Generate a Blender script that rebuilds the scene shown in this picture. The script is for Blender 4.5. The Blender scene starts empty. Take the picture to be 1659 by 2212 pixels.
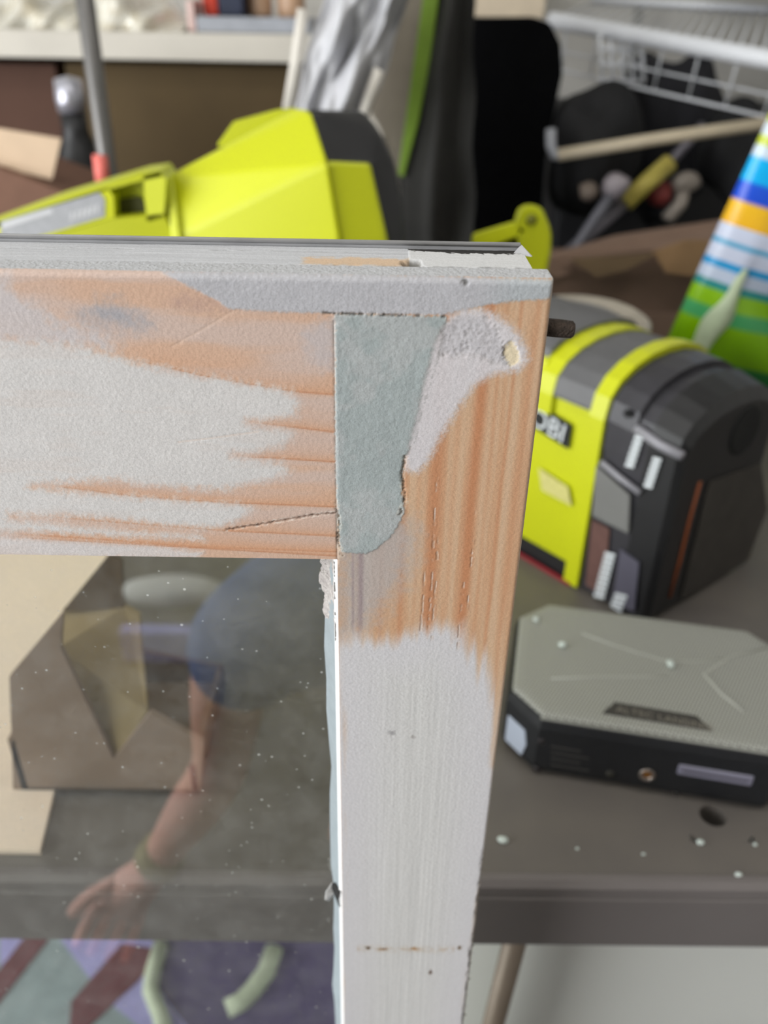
import bpy, bmesh, math, random
import numpy as np
from mathutils import Vector, Matrix, Euler

scene = bpy.context.scene
C = scene.collection
random.seed(7)
RNG = np.random.default_rng(11)

# ------------------------------------------------------------------ camera
FPX = 1800.0                                   # focal length in pixels of the 1659 x 2212 frame
CAM = np.array([0.0, -0.22, 1.16])
def _rot(p, y, r):
    p, y, r = (math.radians(v) for v in (p, y, r))
    Rz = np.array([[math.cos(y), -math.sin(y), 0], [math.sin(y), math.cos(y), 0], [0, 0, 1]])
    Rx = np.array([[1, 0, 0], [0, math.cos(p), math.sin(p)], [0, -math.sin(p), math.cos(p)]])
    Ry = np.array([[math.cos(r), 0, math.sin(r)], [0, 1, 0], [-math.sin(r), 0, math.cos(r)]])
    return Rz @ Rx @ Ry
ROT = _rot(30.917, -0.519, -1.135)
cam_data = bpy.data.cameras.new('camera')
cam = bpy.data.objects.new('camera', cam_data)
C.objects.link(cam)
cam_data.sensor_width = 36.0
cam_data.lens = FPX / 2212.0 * 36.0
cam_data.clip_start = 0.01
cam_data.dof.use_dof = True
cam_data.dof.focus_distance = 0.255
cam_data.dof.aperture_fstop = 8.8
m = Matrix.Identity(4)
for i in range(3):
    m[i][0], m[i][1], m[i][2], m[i][3] = ROT[i, 0], ROT[i, 2], -ROT[i, 1], CAM[i]
cam.matrix_world = m
scene.camera = cam

# ------------------------------------------------------------------ light
world = bpy.data.worlds.new('world'); scene.world = world
world.use_nodes = True
bg = world.node_tree.nodes['Background']
bg.inputs[0].default_value = (0.86, 0.93, 1.0, 1); bg.inputs[1].default_value = 1.0
def area(name, loc, target, sx, sy, power, col):
    l = bpy.data.lights.new(name, 'AREA'); l.shape = 'RECTANGLE'; l.size = sx; l.size_y = sy
    l.energy = power; l.color = col
    o = bpy.data.objects.new(name, l); C.objects.link(o); o.location = loc
    o.rotation_euler = (Vector(target) - Vector(loc)).to_track_quat('-Z', 'Y').to_euler()
    return o
# daylight coming in through the open garage door to the left of the camera
area('door_daylight', (-2.45, -1.15, 1.25), (0.0, -0.1, 1.0), 3.4, 2.3, 140, (0.98, 0.99, 1.0))
scene.view_settings.view_transform = 'Standard'
scene.view_settings.look = 'None'
scene.view_settings.gamma = 1.0
scene.view_settings.use_curve_mapping = False
scene.view_settings.exposure = 0.0
scene.cycles.use_denoising = True
scene.cycles.use_light_tree = False
world.cycles.sampling_method = 'NONE'
scene.cycles.max_bounces = 4
scene.cycles.diffuse_bounces = 2
scene.cycles.glossy_bounces = 2
scene.cycles.transparent_max_bounces = 12
scene.cycles.adaptive_threshold = 0.03
scene.cycles.caustics_reflective = False
scene.cycles.caustics_refractive = False

# ------------------------------------------------------------------ measuring helpers (photo -> a point on a plane of the room)
def ray(x, y):
    return ROT @ np.array([(x - 829.5) / FPX, 1.0, (1106 - y) / FPX])
def at(x, y, Y):
    d = ray(x, y); return Vector(CAM + d * (Y - CAM[1]) / d[1])
def on(x, y, z):
    d = ray(x, y); return Vector(CAM + d * (z - CAM[2]) / d[2])

# ------------------------------------------------------------------ materials
def lin(c):
    out = []
    for v in c[:3]:
        v = v / 255.0
        out.append(v / 12.92 if v <= 0.04045 else ((v + 0.055) / 1.055) ** 2.4)
    return (*out, 1.0)
MATS = {}
def mat(name, col, rough=0.6, metal=0.0, var=0.08, scale=40.0, bump=0.0, bscale=None, stretch=(1, 1, 1), col2=None, spec=0.5, coat=0.0):
    if name in MATS: return MATS[name]
    mt = bpy.data.materials.new(name); mt.use_nodes = True
    nt = mt.node_tree; N = nt.nodes; L = nt.links
    b = N['Principled BSDF']
    b.inputs['Roughness'].default_value = rough; b.inputs['Metallic'].default_value = metal
    b.inputs['Specular IOR Level'].default_value = spec
    b.inputs['Coat Weight'].default_value = coat
    tc = N.new('ShaderNodeTexCoord'); mp = N.new('ShaderNodeMapping')
    mp.inputs['Scale'].default_value = stretch
    L.new(tc.outputs['Object'], mp.inputs['Vector'])
    nz = N.new('ShaderNodeTexNoise'); nz.inputs['Scale'].default_value = scale; nz.inputs['Detail'].default_value = 3
    L.new(mp.outputs[0], nz.inputs['Vector'])
    rp = N.new('ShaderNodeValToRGB')
    a = lin(col)
    if col2 is None:
        lo = tuple(v * (1 - var) for v in a[:3]) + (1,); hi = tuple(min(1, v * (1 + var)) for v in a[:3]) + (1,)
    else: lo, hi = a, lin(col2)
    rp.color_ramp.elements[0].color = lo; rp.color_ramp.elements[1].color = hi
    rp.color_ramp.elements[0].position = 0.3; rp.color_ramp.elements[1].position = 0.7
    L.new(nz.outputs['Fac'], rp.inputs[0]); L.new(rp.outputs[0], b.inputs['Base Color'])
    if bump > 0:
        n2 = N.new('ShaderNodeTexNoise'); n2.inputs['Scale'].default_value = bscale or scale * 3; n2.inputs['Detail'].default_value = 3
        L.new(mp.outputs[0], n2.inputs['Vector'])
        bp = N.new('ShaderNodeBump'); bp.inputs['Strength'].default_value = bump; bp.inputs['Distance'].default_value = 0.002
        L.new(n2.outputs['Fac'], bp.inputs['Height']); L.new(bp.outputs[0], b.inputs['Normal'])
    MATS[name] = mt
    return mt

# ------------------------------------------------------------------ object helpers
def tag(o, label=None, cat=None, group=None, kind=None):
    if label: o['label'] = label
    if cat: o['category'] = cat
    if group: o['group'] = group
    if kind: o['kind'] = kind
    return o
def thing(name, loc, label, cat, group=None):
    o = bpy.data.objects.new(name, None); o.empty_display_size = 0.03
    C.objects.link(o); o.location = loc
    return tag(o, label, cat, group)
def root_loc(p):
    v = Vector((0, 0, 0))
    while p is not None: v += p.location; p = p.parent
    return v
def mesh(name, verts, faces, mt, parent=None, smooth=False, origin=None, mats=None, midx=None):
    """verts in room coordinates; the object's origin sits at its own base (or the thing's)"""
    V = [Vector(v) for v in verts]
    if parent is None:
        if origin is None:
            xs = [v.x for v in V]; ys = [v.y for v in V]; zs = [v.z for v in V]
            origin = Vector(((min(xs) + max(xs)) / 2, (min(ys) + max(ys)) / 2, min(zs)))
        off = Vector(origin)
    else: off = root_loc(parent)
    me = bpy.data.meshes.new(name)
    me.from_pydata([v - off for v in V], [], faces)
    for x in (mats or [mt]): me.materials.append(x)
    if midx is not None: me.polygons.foreach_set('material_index', midx)
    if smooth: me.polygons.foreach_set('use_smooth', [True] * len(me.polygons))
    me.update()
    o = bpy.data.objects.new(name, me); C.objects.link(o)
    if parent is None: o.location = off
    else: o.parent = parent
    return o
def bm_obj(name, bm, mt, parent=None, smooth=False, origin=None):
    bmesh.ops.recalc_face_normals(bm, faces=bm.faces)
    bm.verts.index_update()
    vs = [v.co.copy() for v in bm.verts]; fs = [[v.index for v in f.verts] for f in bm.faces]
    bm.free()
    return mesh(name, vs, fs, mt, parent, smooth, origin)
def frame(o, ex, ez=(0, 0, 1)):
    ex = Vector(ex).normalized(); ez = Vector(ez); ez = (ez - ex * ez.dot(ex)).normalized(); ey = ez.cross(ex)
    M = Matrix.Identity(4)
    for i in range(3): M[i][0], M[i][1], M[i][2], M[i][3] = ex[i], ey[i], ez[i], o[i]
    return M
def box_bm(lo, hi, bevel=0.0, M=None, seg=2):
    bm = bmesh.new()
    vs = [bm.verts.new((x, y, z)) for x in (lo[0], hi[0]) for y in (lo[1], hi[1]) for z in (lo[2], hi[2])]
    for f in ((0, 1, 3, 2), (4, 6, 7, 5), (0, 4, 5, 1), (2, 3, 7, 6), (0, 2, 6, 4), (1, 5, 7, 3)):
        bm.faces.new([vs[i] for i in f])
    bmesh.ops.recalc_face_normals(bm, faces=bm.faces)
    if bevel > 0: bmesh.ops.bevel(bm, geom=list(bm.edges), offset=bevel, segments=seg, profile=0.5, affect='EDGES')
    if M is not None: bmesh.ops.transform(bm, matrix=M, verts=bm.verts)
    return bm
def box(name, lo, hi, mt, parent=None, bevel=0.0, M=None, smooth=False, seg=2):
    return bm_obj(name, box_bm(lo, hi, bevel, M, seg), mt, parent, smooth)
def prism_bm(poly, vec, bevel=0.0, seg=2):
    """closed polygon (3-D points) pushed along vec"""
    bm = bmesh.new(); vec = Vector(vec)
    a = [bm.verts.new(Vector(p)) for p in poly]; b = [bm.verts.new(Vector(p) + vec) for p in poly]
    n = len(poly)
    bm.faces.new(a); bm.faces.new(b[::-1])
    for i in range(n): bm.faces.new((a[i], b[i], b[(i + 1) % n], a[(i + 1) % n]))
    bmesh.ops.recalc_face_normals(bm, faces=bm.faces)
    if bevel > 0: bmesh.ops.bevel(bm, geom=list(bm.edges), offset=bevel, segments=seg, profile=0.5, affect='EDGES')
    return bm
def prism(name, poly, vec, mt, parent=None, bevel=0.0, smooth=False, M=None, seg=2):
    bm = prism_bm(poly, vec, bevel, seg)
    if M is not None: bmesh.ops.transform(bm, matrix=M, verts=bm.verts)
    return bm_obj(name, bm, mt, parent, smooth)
def tube_vf(pts, r, seg=10, caps=True, radii=None):
    pts = [Vector(p) for p in pts]; n = len(pts); V = []; F = []
    up = Vector((0, 0, 1)) if abs((pts[1] - pts[0]).normalized().z) < 0.9 else Vector((1, 0, 0))
    for i, p in enumerate(pts):
        t = (pts[min(i + 1, n - 1)] - pts[max(i - 1, 0)]).normalized()
        u = up - t * up.dot(t); u.normalize(); w = t.cross(u); up = u
        rr = radii[i] if radii else r
        for k in range(seg):
            a = 2 * math.pi * k / seg
            V.append(p + u * (math.cos(a) * rr) + w * (math.sin(a) * rr))
    for i in range(n - 1):
        for k in range(seg):
            F.append((i * seg + k, i * seg + (k + 1) % seg, (i + 1) * seg + (k + 1) % seg, (i + 1) * seg + k))
    if caps: F.append(tuple(range(seg))[::-1]); F.append(tuple((n - 1) * seg + k for k in range(seg)))
    return V, F
def tube(name, pts, r, mt, parent=None, seg=10, radii=None):
    V, F = tube_vf(pts, r, seg, True, radii)
    return mesh(name, V, F, mt, parent, True)
def loft(name, rings, mt, parent=None, smooth=False, caps=True, closed=True):
    n = len(rings[0]); V = [Vector(p) for r in rings for p in r]; F = []
    for i in range(len(rings) - 1):
        for k in range(n if closed else n - 1):
            F.append((i * n + k, i * n + (k + 1) % n, (i + 1) * n + (k + 1) % n, (i + 1) * n + k))
    if caps: F.append(tuple(range(n))[::-1]); F.append(tuple((len(rings) - 1) * n + k for k in range(n)))
    bm = bmesh.new(); bv = [bm.verts.new(v) for v in V]
    for f in F:
        try: bm.faces.new([bv[i] for i in f])
        except ValueError: pass
    return bm_obj(name, bm, mt, parent, smooth)
def lathe(name, prof, M, mt, parent=None, seg=24, smooth=True):
    rings = [[M @ Vector((r * math.cos(2 * math.pi * k / seg), r * math.sin(2 * math.pi * k / seg), z)) for k in range(seg)] for r, z in prof]
    return loft(name, rings, mt, parent, smooth)
def text(name, body, size, M, mt, parent, depth=0.0003, align='LEFT'):
    cu = bpy.data.curves.new(name, 'FONT'); cu.body = body; cu.size = size; cu.extrude = depth; cu.align_x = align; cu.resolution_u = 3
    t = bpy.data.objects.new(name + '_tmp', cu); C.objects.link(t)
    bpy.context.view_layer.update()
    me = bpy.data.meshes.new_from_object(t.evaluated_get(bpy.context.evaluated_depsgraph_get()))
    bpy.data.objects.remove(t)
    vs = [M @ v.co for v in me.vertices]; fs = [list(p.vertices) for p in me.polygons]
    bpy.data.meshes.remove(me)
    return mesh(name, vs, fs, mt, parent)
def lump(name, c, r, mt, parent=None, amp=0.25, seed=0, sub=3, squash=(1, 1, 1)):
    bm = bmesh.new(); bmesh.ops.create_icosphere(bm, subdivisions=sub, radius=1.0)
    rr = np.random.default_rng(seed); K = rr.normal(size=(6, 3)) * 2.2; ph = rr.uniform(0, 6.28, 6)
    for v in bm.verts:
        s = sum(math.sin(K[i][0] * v.co.x + K[i][1] * v.co.y + K[i][2] * v.co.z + ph[i]) for i in range(6)) / 6
        v.co = v.co * (1 + amp * s)
        v.co = Vector((c[0] + v.co.x * r * squash[0], c[1] + v.co.y * r * squash[1], c[2] + v.co.z * r * squash[2]))
    return bm_obj(name, bm, mt, parent, True)

# ------------------------------------------------------------------ numpy noise
_T = RNG.random((256, 256))
def vn(x, y):
    xi = np.floor(x).astype(int); yi = np.floor(y).astype(int); fx = x - xi; fy = y - yi
    fx = fx * fx * (3 - 2 * fx); fy = fy * fy * (3 - 2 * fy)
    g = lambda a, b: _T[a % 256, b % 256]
    return (g(xi, yi) * (1 - fx) + g(xi + 1, yi) * fx) * (1 - fy) + (g(xi, yi + 1) * (1 - fx) + g(xi + 1, yi + 1) * fx) * fy
def fbm(x, y, o=4):
    s = 0; a = 0.5; t = 0
    for i in range(o):
        s = s + a * vn(x * 2 ** i + 17.3 * i, y * 2 ** i + 5.1 * i); t += a; a *= 0.5
    return s / t
def sstep(a, b, x):
    t = np.clip((x - a) / (b - a), 0, 1); return t * t * (3 - 2 * t)
def sdf(poly, X, Y):
    P = np.array(poly); d = np.full(X.shape, 1e9); ins = np.zeros(X.shape, bool)
    for i in range(len(P)):
        a = P[i]; b = P[(i + 1) % len(P)]; e = b - a
        wx = X - a[0]; wy = Y - a[1]
        t = np.clip((wx * e[0] + wy * e[1]) / (e @ e + 1e-12), 0, 1)
        d = np.minimum(d, np.hypot(wx - t * e[0], wy - t * e[1]))
        c = (a[1] > Y) != (b[1] > Y)
        with np.errstate(divide='ignore', invalid='ignore'):
            xx = a[0] + (Y - a[1]) / (e[1] if e[1] != 0 else 1e-9) * e[0]
        ins ^= c & (X < xx)
    return np.where(ins, -d, d)
def ldist(line, X, Y):
    P = np.array(line); d = np.full(X.shape, 1e9)
    if len(P) == 1: return np.hypot(X - P[0][0], Y - P[0][1])
    for a, b in zip(P[:-1], P[1:]):
        e = b - a; t = np.clip(((X - a[0]) * e[0] + (Y - a[1]) * e[1]) / (e @ e), 0, 1)
        d = np.minimum(d, np.hypot(X - a[0] - t * e[0], Y - a[1] - t * e[1]))
    return d

# ================================================================== THE SETTING
wall_m = mat('garage_wall_paint', (214, 211, 204), 0.85, scale=6, var=0.06, bump=0.1, bscale=200)
floor_m = mat('concrete_floor', (78, 77, 74), 0.6, scale=5, var=0.08, bump=0.05, bscale=60)
for nm, lo, hi, mt in (('floor', (-2.6, -4.2, -0.1), (2.4, 2.1, 0.0), floor_m),
                       ('wall_back', (-2.6, 2.0, 0.0), (2.4, 2.1, 2.6), wall_m),
                       ('wall_left', (-2.6, 0.6, 0.0), (-2.5, 2.0, 2.6), wall_m),
                       ('wall_left', (-2.6, -4.2, 0.0), (-2.5, -3.2, 2.6), wall_m),
                       ('wall_left', (-2.6, -3.2, 2.45), (-2.5, 0.6, 2.6), wall_m),
                       ('wall_front', (-2.6, -4.3, 0.0), (2.4, -4.2, 2.6), wall_m),
                       ('wall_right', (2.3, -4.2, 0.0), (2.4, 2.0, 2.6), wall_m),
                       ('ceiling', (-2.6, -4.2, 2.6), (2.4, 2.1, 2.7), wall_m)):
    tag(box(nm, lo, hi, mt), kind='structure')

added_lamp_m = bpy.data.materials.new('added_tube_glow'); added_lamp_m.use_nodes = True
_b = added_lamp_m.node_tree.nodes['Principled BSDF']; _b.inputs['Emission Color'].default_value = (1, .98, .95, 1); _b.inputs['Emission Strength'].default_value = 1.5
bat_l = thing('added_ceiling_light', (0.1, 0.0, 2.5), 'added unseen white twin tube light brightening the upward faces', 'added lamp')
box('added_housing', (-.65, -.10, 2.53), (.85, .10, 2.60), mat('added_lamp_housing', (235, 235, 232), .5), bat_l, .006)
for yy in (-.05, .05): tube('added_lamp_tube', [(-.60, yy, 2.51), (.80, yy, 2.51)], .014, added_lamp_m, bat_l, 12)
area('added_fill_light', (0.1, 0.0, 2.485), (0.1, 0.0, 0.0), 1.5, .3, 7.5, (1.0, .98, .95))  # unseen added lamp, lifts the light on tops and table

# ================================================================== THE WINDOW SASH
XR, ZT = 0.045745, 1.1004253          # outer right edge and top of the front face
XL, TH = XR - 0.62, 0.034
SW, RH = 0.0583, 0.0900               # stile width, rail height
# outlines of paint, filler and bare wood on the front face: (mm from the right edge, mm below the top)
POLY = {
 'L1': [(157.53, 19.31), (142.38, 19.45), (134.86, 19.84), (126.18, 21.02), (118.84, 23.03), (109.0, 26.1), (95.06, 28.6), (79.66, 31.24), (70.6, 33.19), (68.74, 36.28), (69.56, 40.62), (74.92, 41.29), (84.32, 42.19), (85.04, 42.93), (75.07, 44.38), (70.56, 45.78), (71.9, 48.8), (75.42, 51.44), (89.18, 53.2), (89.23, 53.97), (81.06, 54.6), (74.25, 55.72), (71.98, 57.54), (75.16, 60.43), (81.55, 62.92), (92.9, 65.21), (106.82, 64.49), (124.7, 62.57), (142.97, 63.69), (151.64, 65.28), (143.41, 66.1), (132.4, 67.19), (118.5, 68.25), (101.74, 69.58), (89.05, 70.01), (84.2, 71.58), (86.53, 74.44), (91.04, 77.38), (96.95, 79.35), (108.38, 78.53), (119.7, 77.21), (140.86, 75.4), (159.35, 75.23), (159.7, 76.91), (141.49, 78.95), (120.16, 80.61), (102.98, 82.02), (100.18, 83.01), (120.43, 82.68), (141.97, 81.69), (160.57, 80.99), (172.14, 81.19)],
 'L2': [(172.79, 83.95), (161.16, 83.74), (149.7, 84.41), (135.32, 85.19), (113.65, 86.55), (100.65, 88.08), (102.34, 90.41), (174.36, 90.62)],
 'TOPFILL': [(103.89, -0.16), (72.9, -0.46), (36.4, -0.36), (-0.28, 0.22), (0.37, 5.05), (11.4, 6.11), (21.19, 7.79), (28.52, 9.95), (41.0, 10.04), (57.84, 9.95), (68.43, 10.01), (86.43, 9.43), (89.34, 7.21), (94.05, 4.81), (99.26, 1.95)],
 'GREEN': [(57.97, 10.21), (41.0, 10.29), (27.88, 10.32), (29.24, 20.4), (31.35, 29.98), (33.42, 37.09), (34.89, 47.4), (38.24, 53.54), (38.48, 64.57), (37.42, 71.91), (39.55, 77.82), (42.35, 82.16), (45.65, 85.52), (49.29, 87.7), (57.07, 87.13), (57.97, 76.46), (58.56, 55.44)],
 'PRIMER': [(32.42, 17.8), (30.27, 12.54), (23.7, 7.33), (17.42, 8.23), (12.19, 10.94), (8.05, 14.75), (5.37, 18.65), (4.43, 22.65), (6.96, 25.69), (13.35, 26.62), (18.29, 30.03), (21.85, 35.46), (24.82, 41.29), (27.85, 47.28), (29.63, 52.62), (33.52, 58.43), (38.11, 57.89), (38.37, 48.97), (36.23, 40.03), (34.67, 28.65), (33.01, 21.8)],
 'PITS': [(29.87, 20.41), (28.32, 13.8), (23.52, 10.12), (17.2, 11.03), (13.1, 14.84), (10.72, 20.08), (9.72, 23.83), (14.97, 22.84), (20.28, 20.51), (25.32, 21.67)],
 'CREAM': [(11.73, 18.76), (9.76, 16.74), (7.53, 20.02), (6.93, 23.37), (9.03, 24.36), (11.23, 21.42)],
 'STILEPAINT': [(59.33, 126.6), (52.23, 120.81), (42.83, 121.85), (33.51, 119.28), (25.89, 115.58), (18.12, 115.84), (13.69, 123.74), (9.28, 129.81), (4.91, 140.28), (1.65, 153.42), (0.07, 169.59), (0.06, 181.72), (-2.78, 184.16), (-3.91, 250.55), (-3.27, 382.46), (63.79, 383.75)],
 'HAZE': [(57.34, 85.03), (39.35, 74.45), (34.16, 79.43), (35.88, 93.53), (41.61, 104.7), (49.13, 116.39), (57.69, 120.51)],
 'GREYKNOT': [(127.12, 11.66), (121.72, 9.03), (115.42, 8.29), (110.8, 10.74), (108.72, 13.91), (115.09, 14.66), (122.54, 14.15)],
 'BROWNKNOT': [(101.79, 8.06), (96.64, 6.09), (89.29, 6.59), (86.99, 8.68), (94.54, 9.82)],
 'GREYSIDE': [(67.38, 15.78), (62.25, 12.45), (57.73, 11.73), (57.92, 26.3), (62.54, 25.02), (66.28, 21.04)],
 'LEFTGREY': [(153.19, 0.93), (144.94, 2.0), (142.3, 6.88), (133.6, 13.05), (120.63, 18.02), (117.4, 21.93), (127.36, 20.51), (157.53, 19.31)],
}
LINES = {
 'GRAIN': [[(118.84, 23.03), (95.06, 28.6), (79.66, 31.24), (69.28, 32.89), (58.01, 33.68)], [(84.33, 42.34), (71.02, 43.87), (58.16, 45.42)], [(89.9, 53.68), (75.55, 54.19), (58.28, 55.13)], [(147.25, 64.24), (118.48, 68.08), (93.26, 69.6), (58.47, 70.63)], [(148.04, 75.7), (119.79, 77.89), (94.11, 79.81), (58.61, 81.24)], [(160.79, 82.02), (135.06, 83.63), (103.38, 86.02), (58.68, 87.16)], [(161.09, 83.4), (120.81, 85.46), (58.7, 88.75)]],
 'CRACK': [[(92.64, 79.44), (82.42, 77.4), (75.16, 75.75), (65.08, 73.56), (58.36, 72.78)]],
 'SEAM': [[(60.95, 10.0), (50.98, 10.08), (41.0, 10.29), (28.5, 10.33)]],
 'SEAM2': [[(37.99, 52.77), (38.66, 58.21), (37.92, 64.56), (37.52, 68.61), (39.1, 73.1)], [(58.31, 68.98), (57.54, 76.45), (58.04, 82.44), (56.93, 88.54)]],
 'SCRATCH': [[(103.19, 20.35), (93.78, 14.94), (85.22, 9.92)], [(104.47, 49.37), (94.17, 47.84), (80.51, 45.51)]],
 'DOTS': [[(47.04, 299.81)], [(40.59, 300.74)], [(26.28, 300.12)], [(5.98, 299.03)], [(18.17, 318.41)], [(39.19, 166.28)], [(31.5, 168.26)]],
}

def attr_mat(name, rough=0.6, bump=0.35, bs=900.0):
    mt = bpy.data.materials.new(name); mt.use_nodes = True
    nt = mt.node_tree; N = nt.nodes; L = nt.links; b = N['Principled BSDF']
    b.inputs['Roughness'].default_value = rough; b.inputs['Specular IOR Level'].default_value = 0.3
    at_ = N.new('ShaderNodeAttribute'); at_.attribute_name = 'paint'
    tc = N.new('ShaderNodeTexCoord')
    nz = N.new('ShaderNodeTexNoise'); nz.inputs['Scale'].default_value = 2600; nz.inputs['Detail'].default_value = 1
    L.new(tc.outputs['Object'], nz.inputs['Vector'])
    mr = N.new('ShaderNodeMapRange'); mr.inputs[1].default_value = 0.25; mr.inputs[2].default_value = 0.75; mr.inputs[3].default_value = 0.9; mr.inputs[4].default_value = 1.1
    L.new(nz.outputs['Fac'], mr.inputs[0])
    mx = N.new('ShaderNodeVectorMath'); mx.operation = 'SCALE'
    L.new(at_.outputs['Color'], mx.inputs[0]); L.new(mr.outputs[0], mx.inputs['Scale']); L.new(mx.outputs[0], b.inputs['Base Color'])
    n2 = N.new('ShaderNodeTexNoise'); n2.inputs['Scale'].default_value = bs; n2.inputs['Detail'].default_value = 3
    L.new(tc.outputs['Object'], n2.inputs['Vector'])
    bp = N.new('ShaderNodeBump'); bp.inputs['Strength'].default_value = bump; bp.inputs['Distance'].default_value = 0.0006
    L.new(n2.outputs['Fac'], bp.inputs['Height']); L.new(bp.outputs[0], b.inputs['Normal'])
    return mt
sanded_m = attr_mat('sanded_wood_and_paint', 0.65, 0.22)
filler_m = attr_mat('wood_filler', 0.75, 0.36, 900)
white_m = mat('white_gloss_paint', (222, 222, 220), 0.45, scale=30, var=0.04)
side_m = mat('sash_edge_wood', (176, 160, 140), 0.8, scale=120, var=0.25, bump=0.5, bscale=500, col2=(196, 190, 182))
grey_m = mat('grey_primer', (190, 191, 193), 0.7, scale=300, var=0.06, bump=0.5, bscale=900)

def c3(r, g, b): return np.array([r, g, b], float)
def mixc(col, mask, c): return col * (1 - mask[..., None]) + np.asarray(c, float) * mask[..., None]
def to_lin(col):
    c = np.clip(col / 255.0, 0, 1); return np.where(c <= 0.04045, c / 12.92, ((c + 0.055) / 1.055) ** 2.4)

H = 0.36                                # mm per cell
ns, nd = int(190 / H), int(372 / H)
S, Dn = np.meshgrid(np.arange(ns + 1) * H, np.arange(nd + 1) * H, indexing='ij')
keep = (S <= 58.3 + H) | (Dn <= 90.0 + H)
sv, dv = S[keep], Dn[keep]
w1 = fbm(sv * 0.5, dv * 0.5) - 0.5; w2 = fbm(sv * 1.7 + 40, dv * 1.7 + 9) - 0.5; w3 = fbm(sv * 4, dv * 4 + 70, 2) - 0.5
onrail = sv > 58.2
# bare wood
gr = fbm(sv * 0.02 + 3, dv * 0.16 + 0.6 * fbm(sv * 0.05, dv * 0.05))
rail_c = c3(201, 178, 165) + (c3(205, 170, 146) - c3(201, 178, 165)) * sstep(0.35, 0.7, gr)[..., None]
sg = fbm(sv * 0.4 + 0.5 * fbm(sv * 0.1, dv * 0.02), dv * 0.012 + 20)
st_c = c3(203, 171, 140) + (c3(198, 158, 124) - c3(203, 171, 140)) * sstep(0.35, 0.68, sg)[..., None]
wob = 1.6 * (fbm(dv * 0.02, dv * 0 + 3) - 0.5) + (dv - 90) * 0.0
for cs, wd, k in ((28, 2.4, 1.0), (16.8, 2.0, 1.0), (8.2, .6, .6), (37.5, 1.1, .7), (22.5, 1.0, .3), (12.5, .7, .25), (33, .8, .3), (44, .8, .4), (51.5, 1.3, .6), (3.5, 1.0, .35)):
    mk = k * np.exp(-((sv - cs - wob) / wd) ** 2) * (0.75 + 0.4 * fbm(sv * .5, dv * 0.02))
    st_c = mixc(st_c, np.clip(mk, 0, 1), c3(188, 132, 95))
col = np.where(onrail[:, None], rail_c, st_c)
for ln in LINES['GRAIN']:
    P = np.array(ln)[::-1]; ld = np.interp(sv, P[:, 0], P[:, 1]); live = sstep(P[-1, 0] + 2, P[-1, 0] - 18, sv) * onrail
    off = dv - ld
    col = mixc(col, np.clip(live * np.where(off < 0, np.exp(off / 2.6), np.exp(-off / 0.25)) * 0.75, 0, 1), c3(204, 152, 116))
    col = mixc(col, np.clip(live * np.exp(-(off / 0.22) ** 2) * 0.6, 0, 1), c3(174, 116, 82))
y = np.zeros_like(sv)                   # relief in mm, minus is towards the room
# dull grey weathering on the bare wood
for nm, cc, soft, k in (('GREYKNOT', (160, 160, 166), 4, .85), ('BROWNKNOT', (180, 150, 138), 3, .7), ('GREYSIDE', (190, 180, 178), 3, .8), ('LEFTGREY', (196, 190, 190), 3, .85)):
    s_ = sdf(POLY[nm], sv, dv) + 6 * w1 + 2 * w2
    col = mixc(col, k * sstep(soft, -soft, s_), c3(*cc))
s_ = sdf(POLY['HAZE'], sv, dv) + 8 * w1 + 2 * w2
hz = sstep(8, -6, s_) * (~onrail)
col = mixc(col, 0.72 * hz, c3(172, 170, 172))
for cs, wd in ((50.8, .9), (53.4, .35)):
    col = mixc(col, 0.6 * hz * np.exp(-((sv - cs) / wd) ** 2), c3(138, 122, 126))
# worn white paint
for nm, warp, soft, cc in (('L1', 4.5, 2.2, (206, 203, 200)), ('L2', 2.0, 1.6, (205, 199, 196))):
    s_ = sdf(POLY[nm], sv, dv) + warp * (w1 * 0.6 + w2 * 0.5) + 1.2 * w3
    mk = sstep(soft, -soft, s_) * onrail
    thin = sstep(0.56, 0.72, fbm(sv * 0.05 + 9, dv * 0.35))
    col = mixc(col, mk * (1 - 0.10 * thin), np.array(cc) + 8 * (fbm(sv * .2, dv * .2) - .5)[..., None]); y -= 0.06 * mk
fade = sdf(POLY['STILEPAINT'], sv, dv)
s_ = fade + 9.0 * (fbm(sv * 0.5, dv * 0.03) - .5) + 1.0 * w2
sm = sstep(4.5, -5.0, s_) * (~onrail)
streak = fbm(sv * 2.2, dv * 0.02 + 50, 5) - 0.5
deep = sstep(-3, -28, fade)
col = mixc(col, sm, c3(204, 202, 203) + (c3(204, 203, 200) - c3(204, 202, 203)) * deep[..., None] + 26 * (streak * deep)[..., None])
y -= 0.05 * sm + 0.10 * streak * deep * sm
for i, (p, cc, r) in enumerate(zip(LINES['DOTS'], ((70, 50, 30), (120, 84, 48), (160, 120, 80), (92, 66, 36), (80, 58, 44), (150, 148, 148), (165, 160, 156)), ((1.3, 1.3), (2.6, 1.0), (1.9, 1.2), (1.0, 1.6), (.9, 1.9), (1.5, 1.3), (.9, 1.0)))):
    q = np.hypot((sv - p[0][0]) / r[0], (dv - p[0][1]) / r[1]) + 1.4 * w3 + .5 * w2
    col = mixc(col, 0.9 * sstep(1.15, .5, q) * (~onrail), c3(*cc))
rl = np.exp(-((dv - LINES['DOTS'][1][0][1]) / 2.2) ** 2) * sstep(.42, .62, fbm(sv * .6, dv * 2)) * (sv > 8) * (sv < 52) * (~onrail)
col = mixc(col, 0.45 * rl, c3(176, 150, 120))
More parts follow.
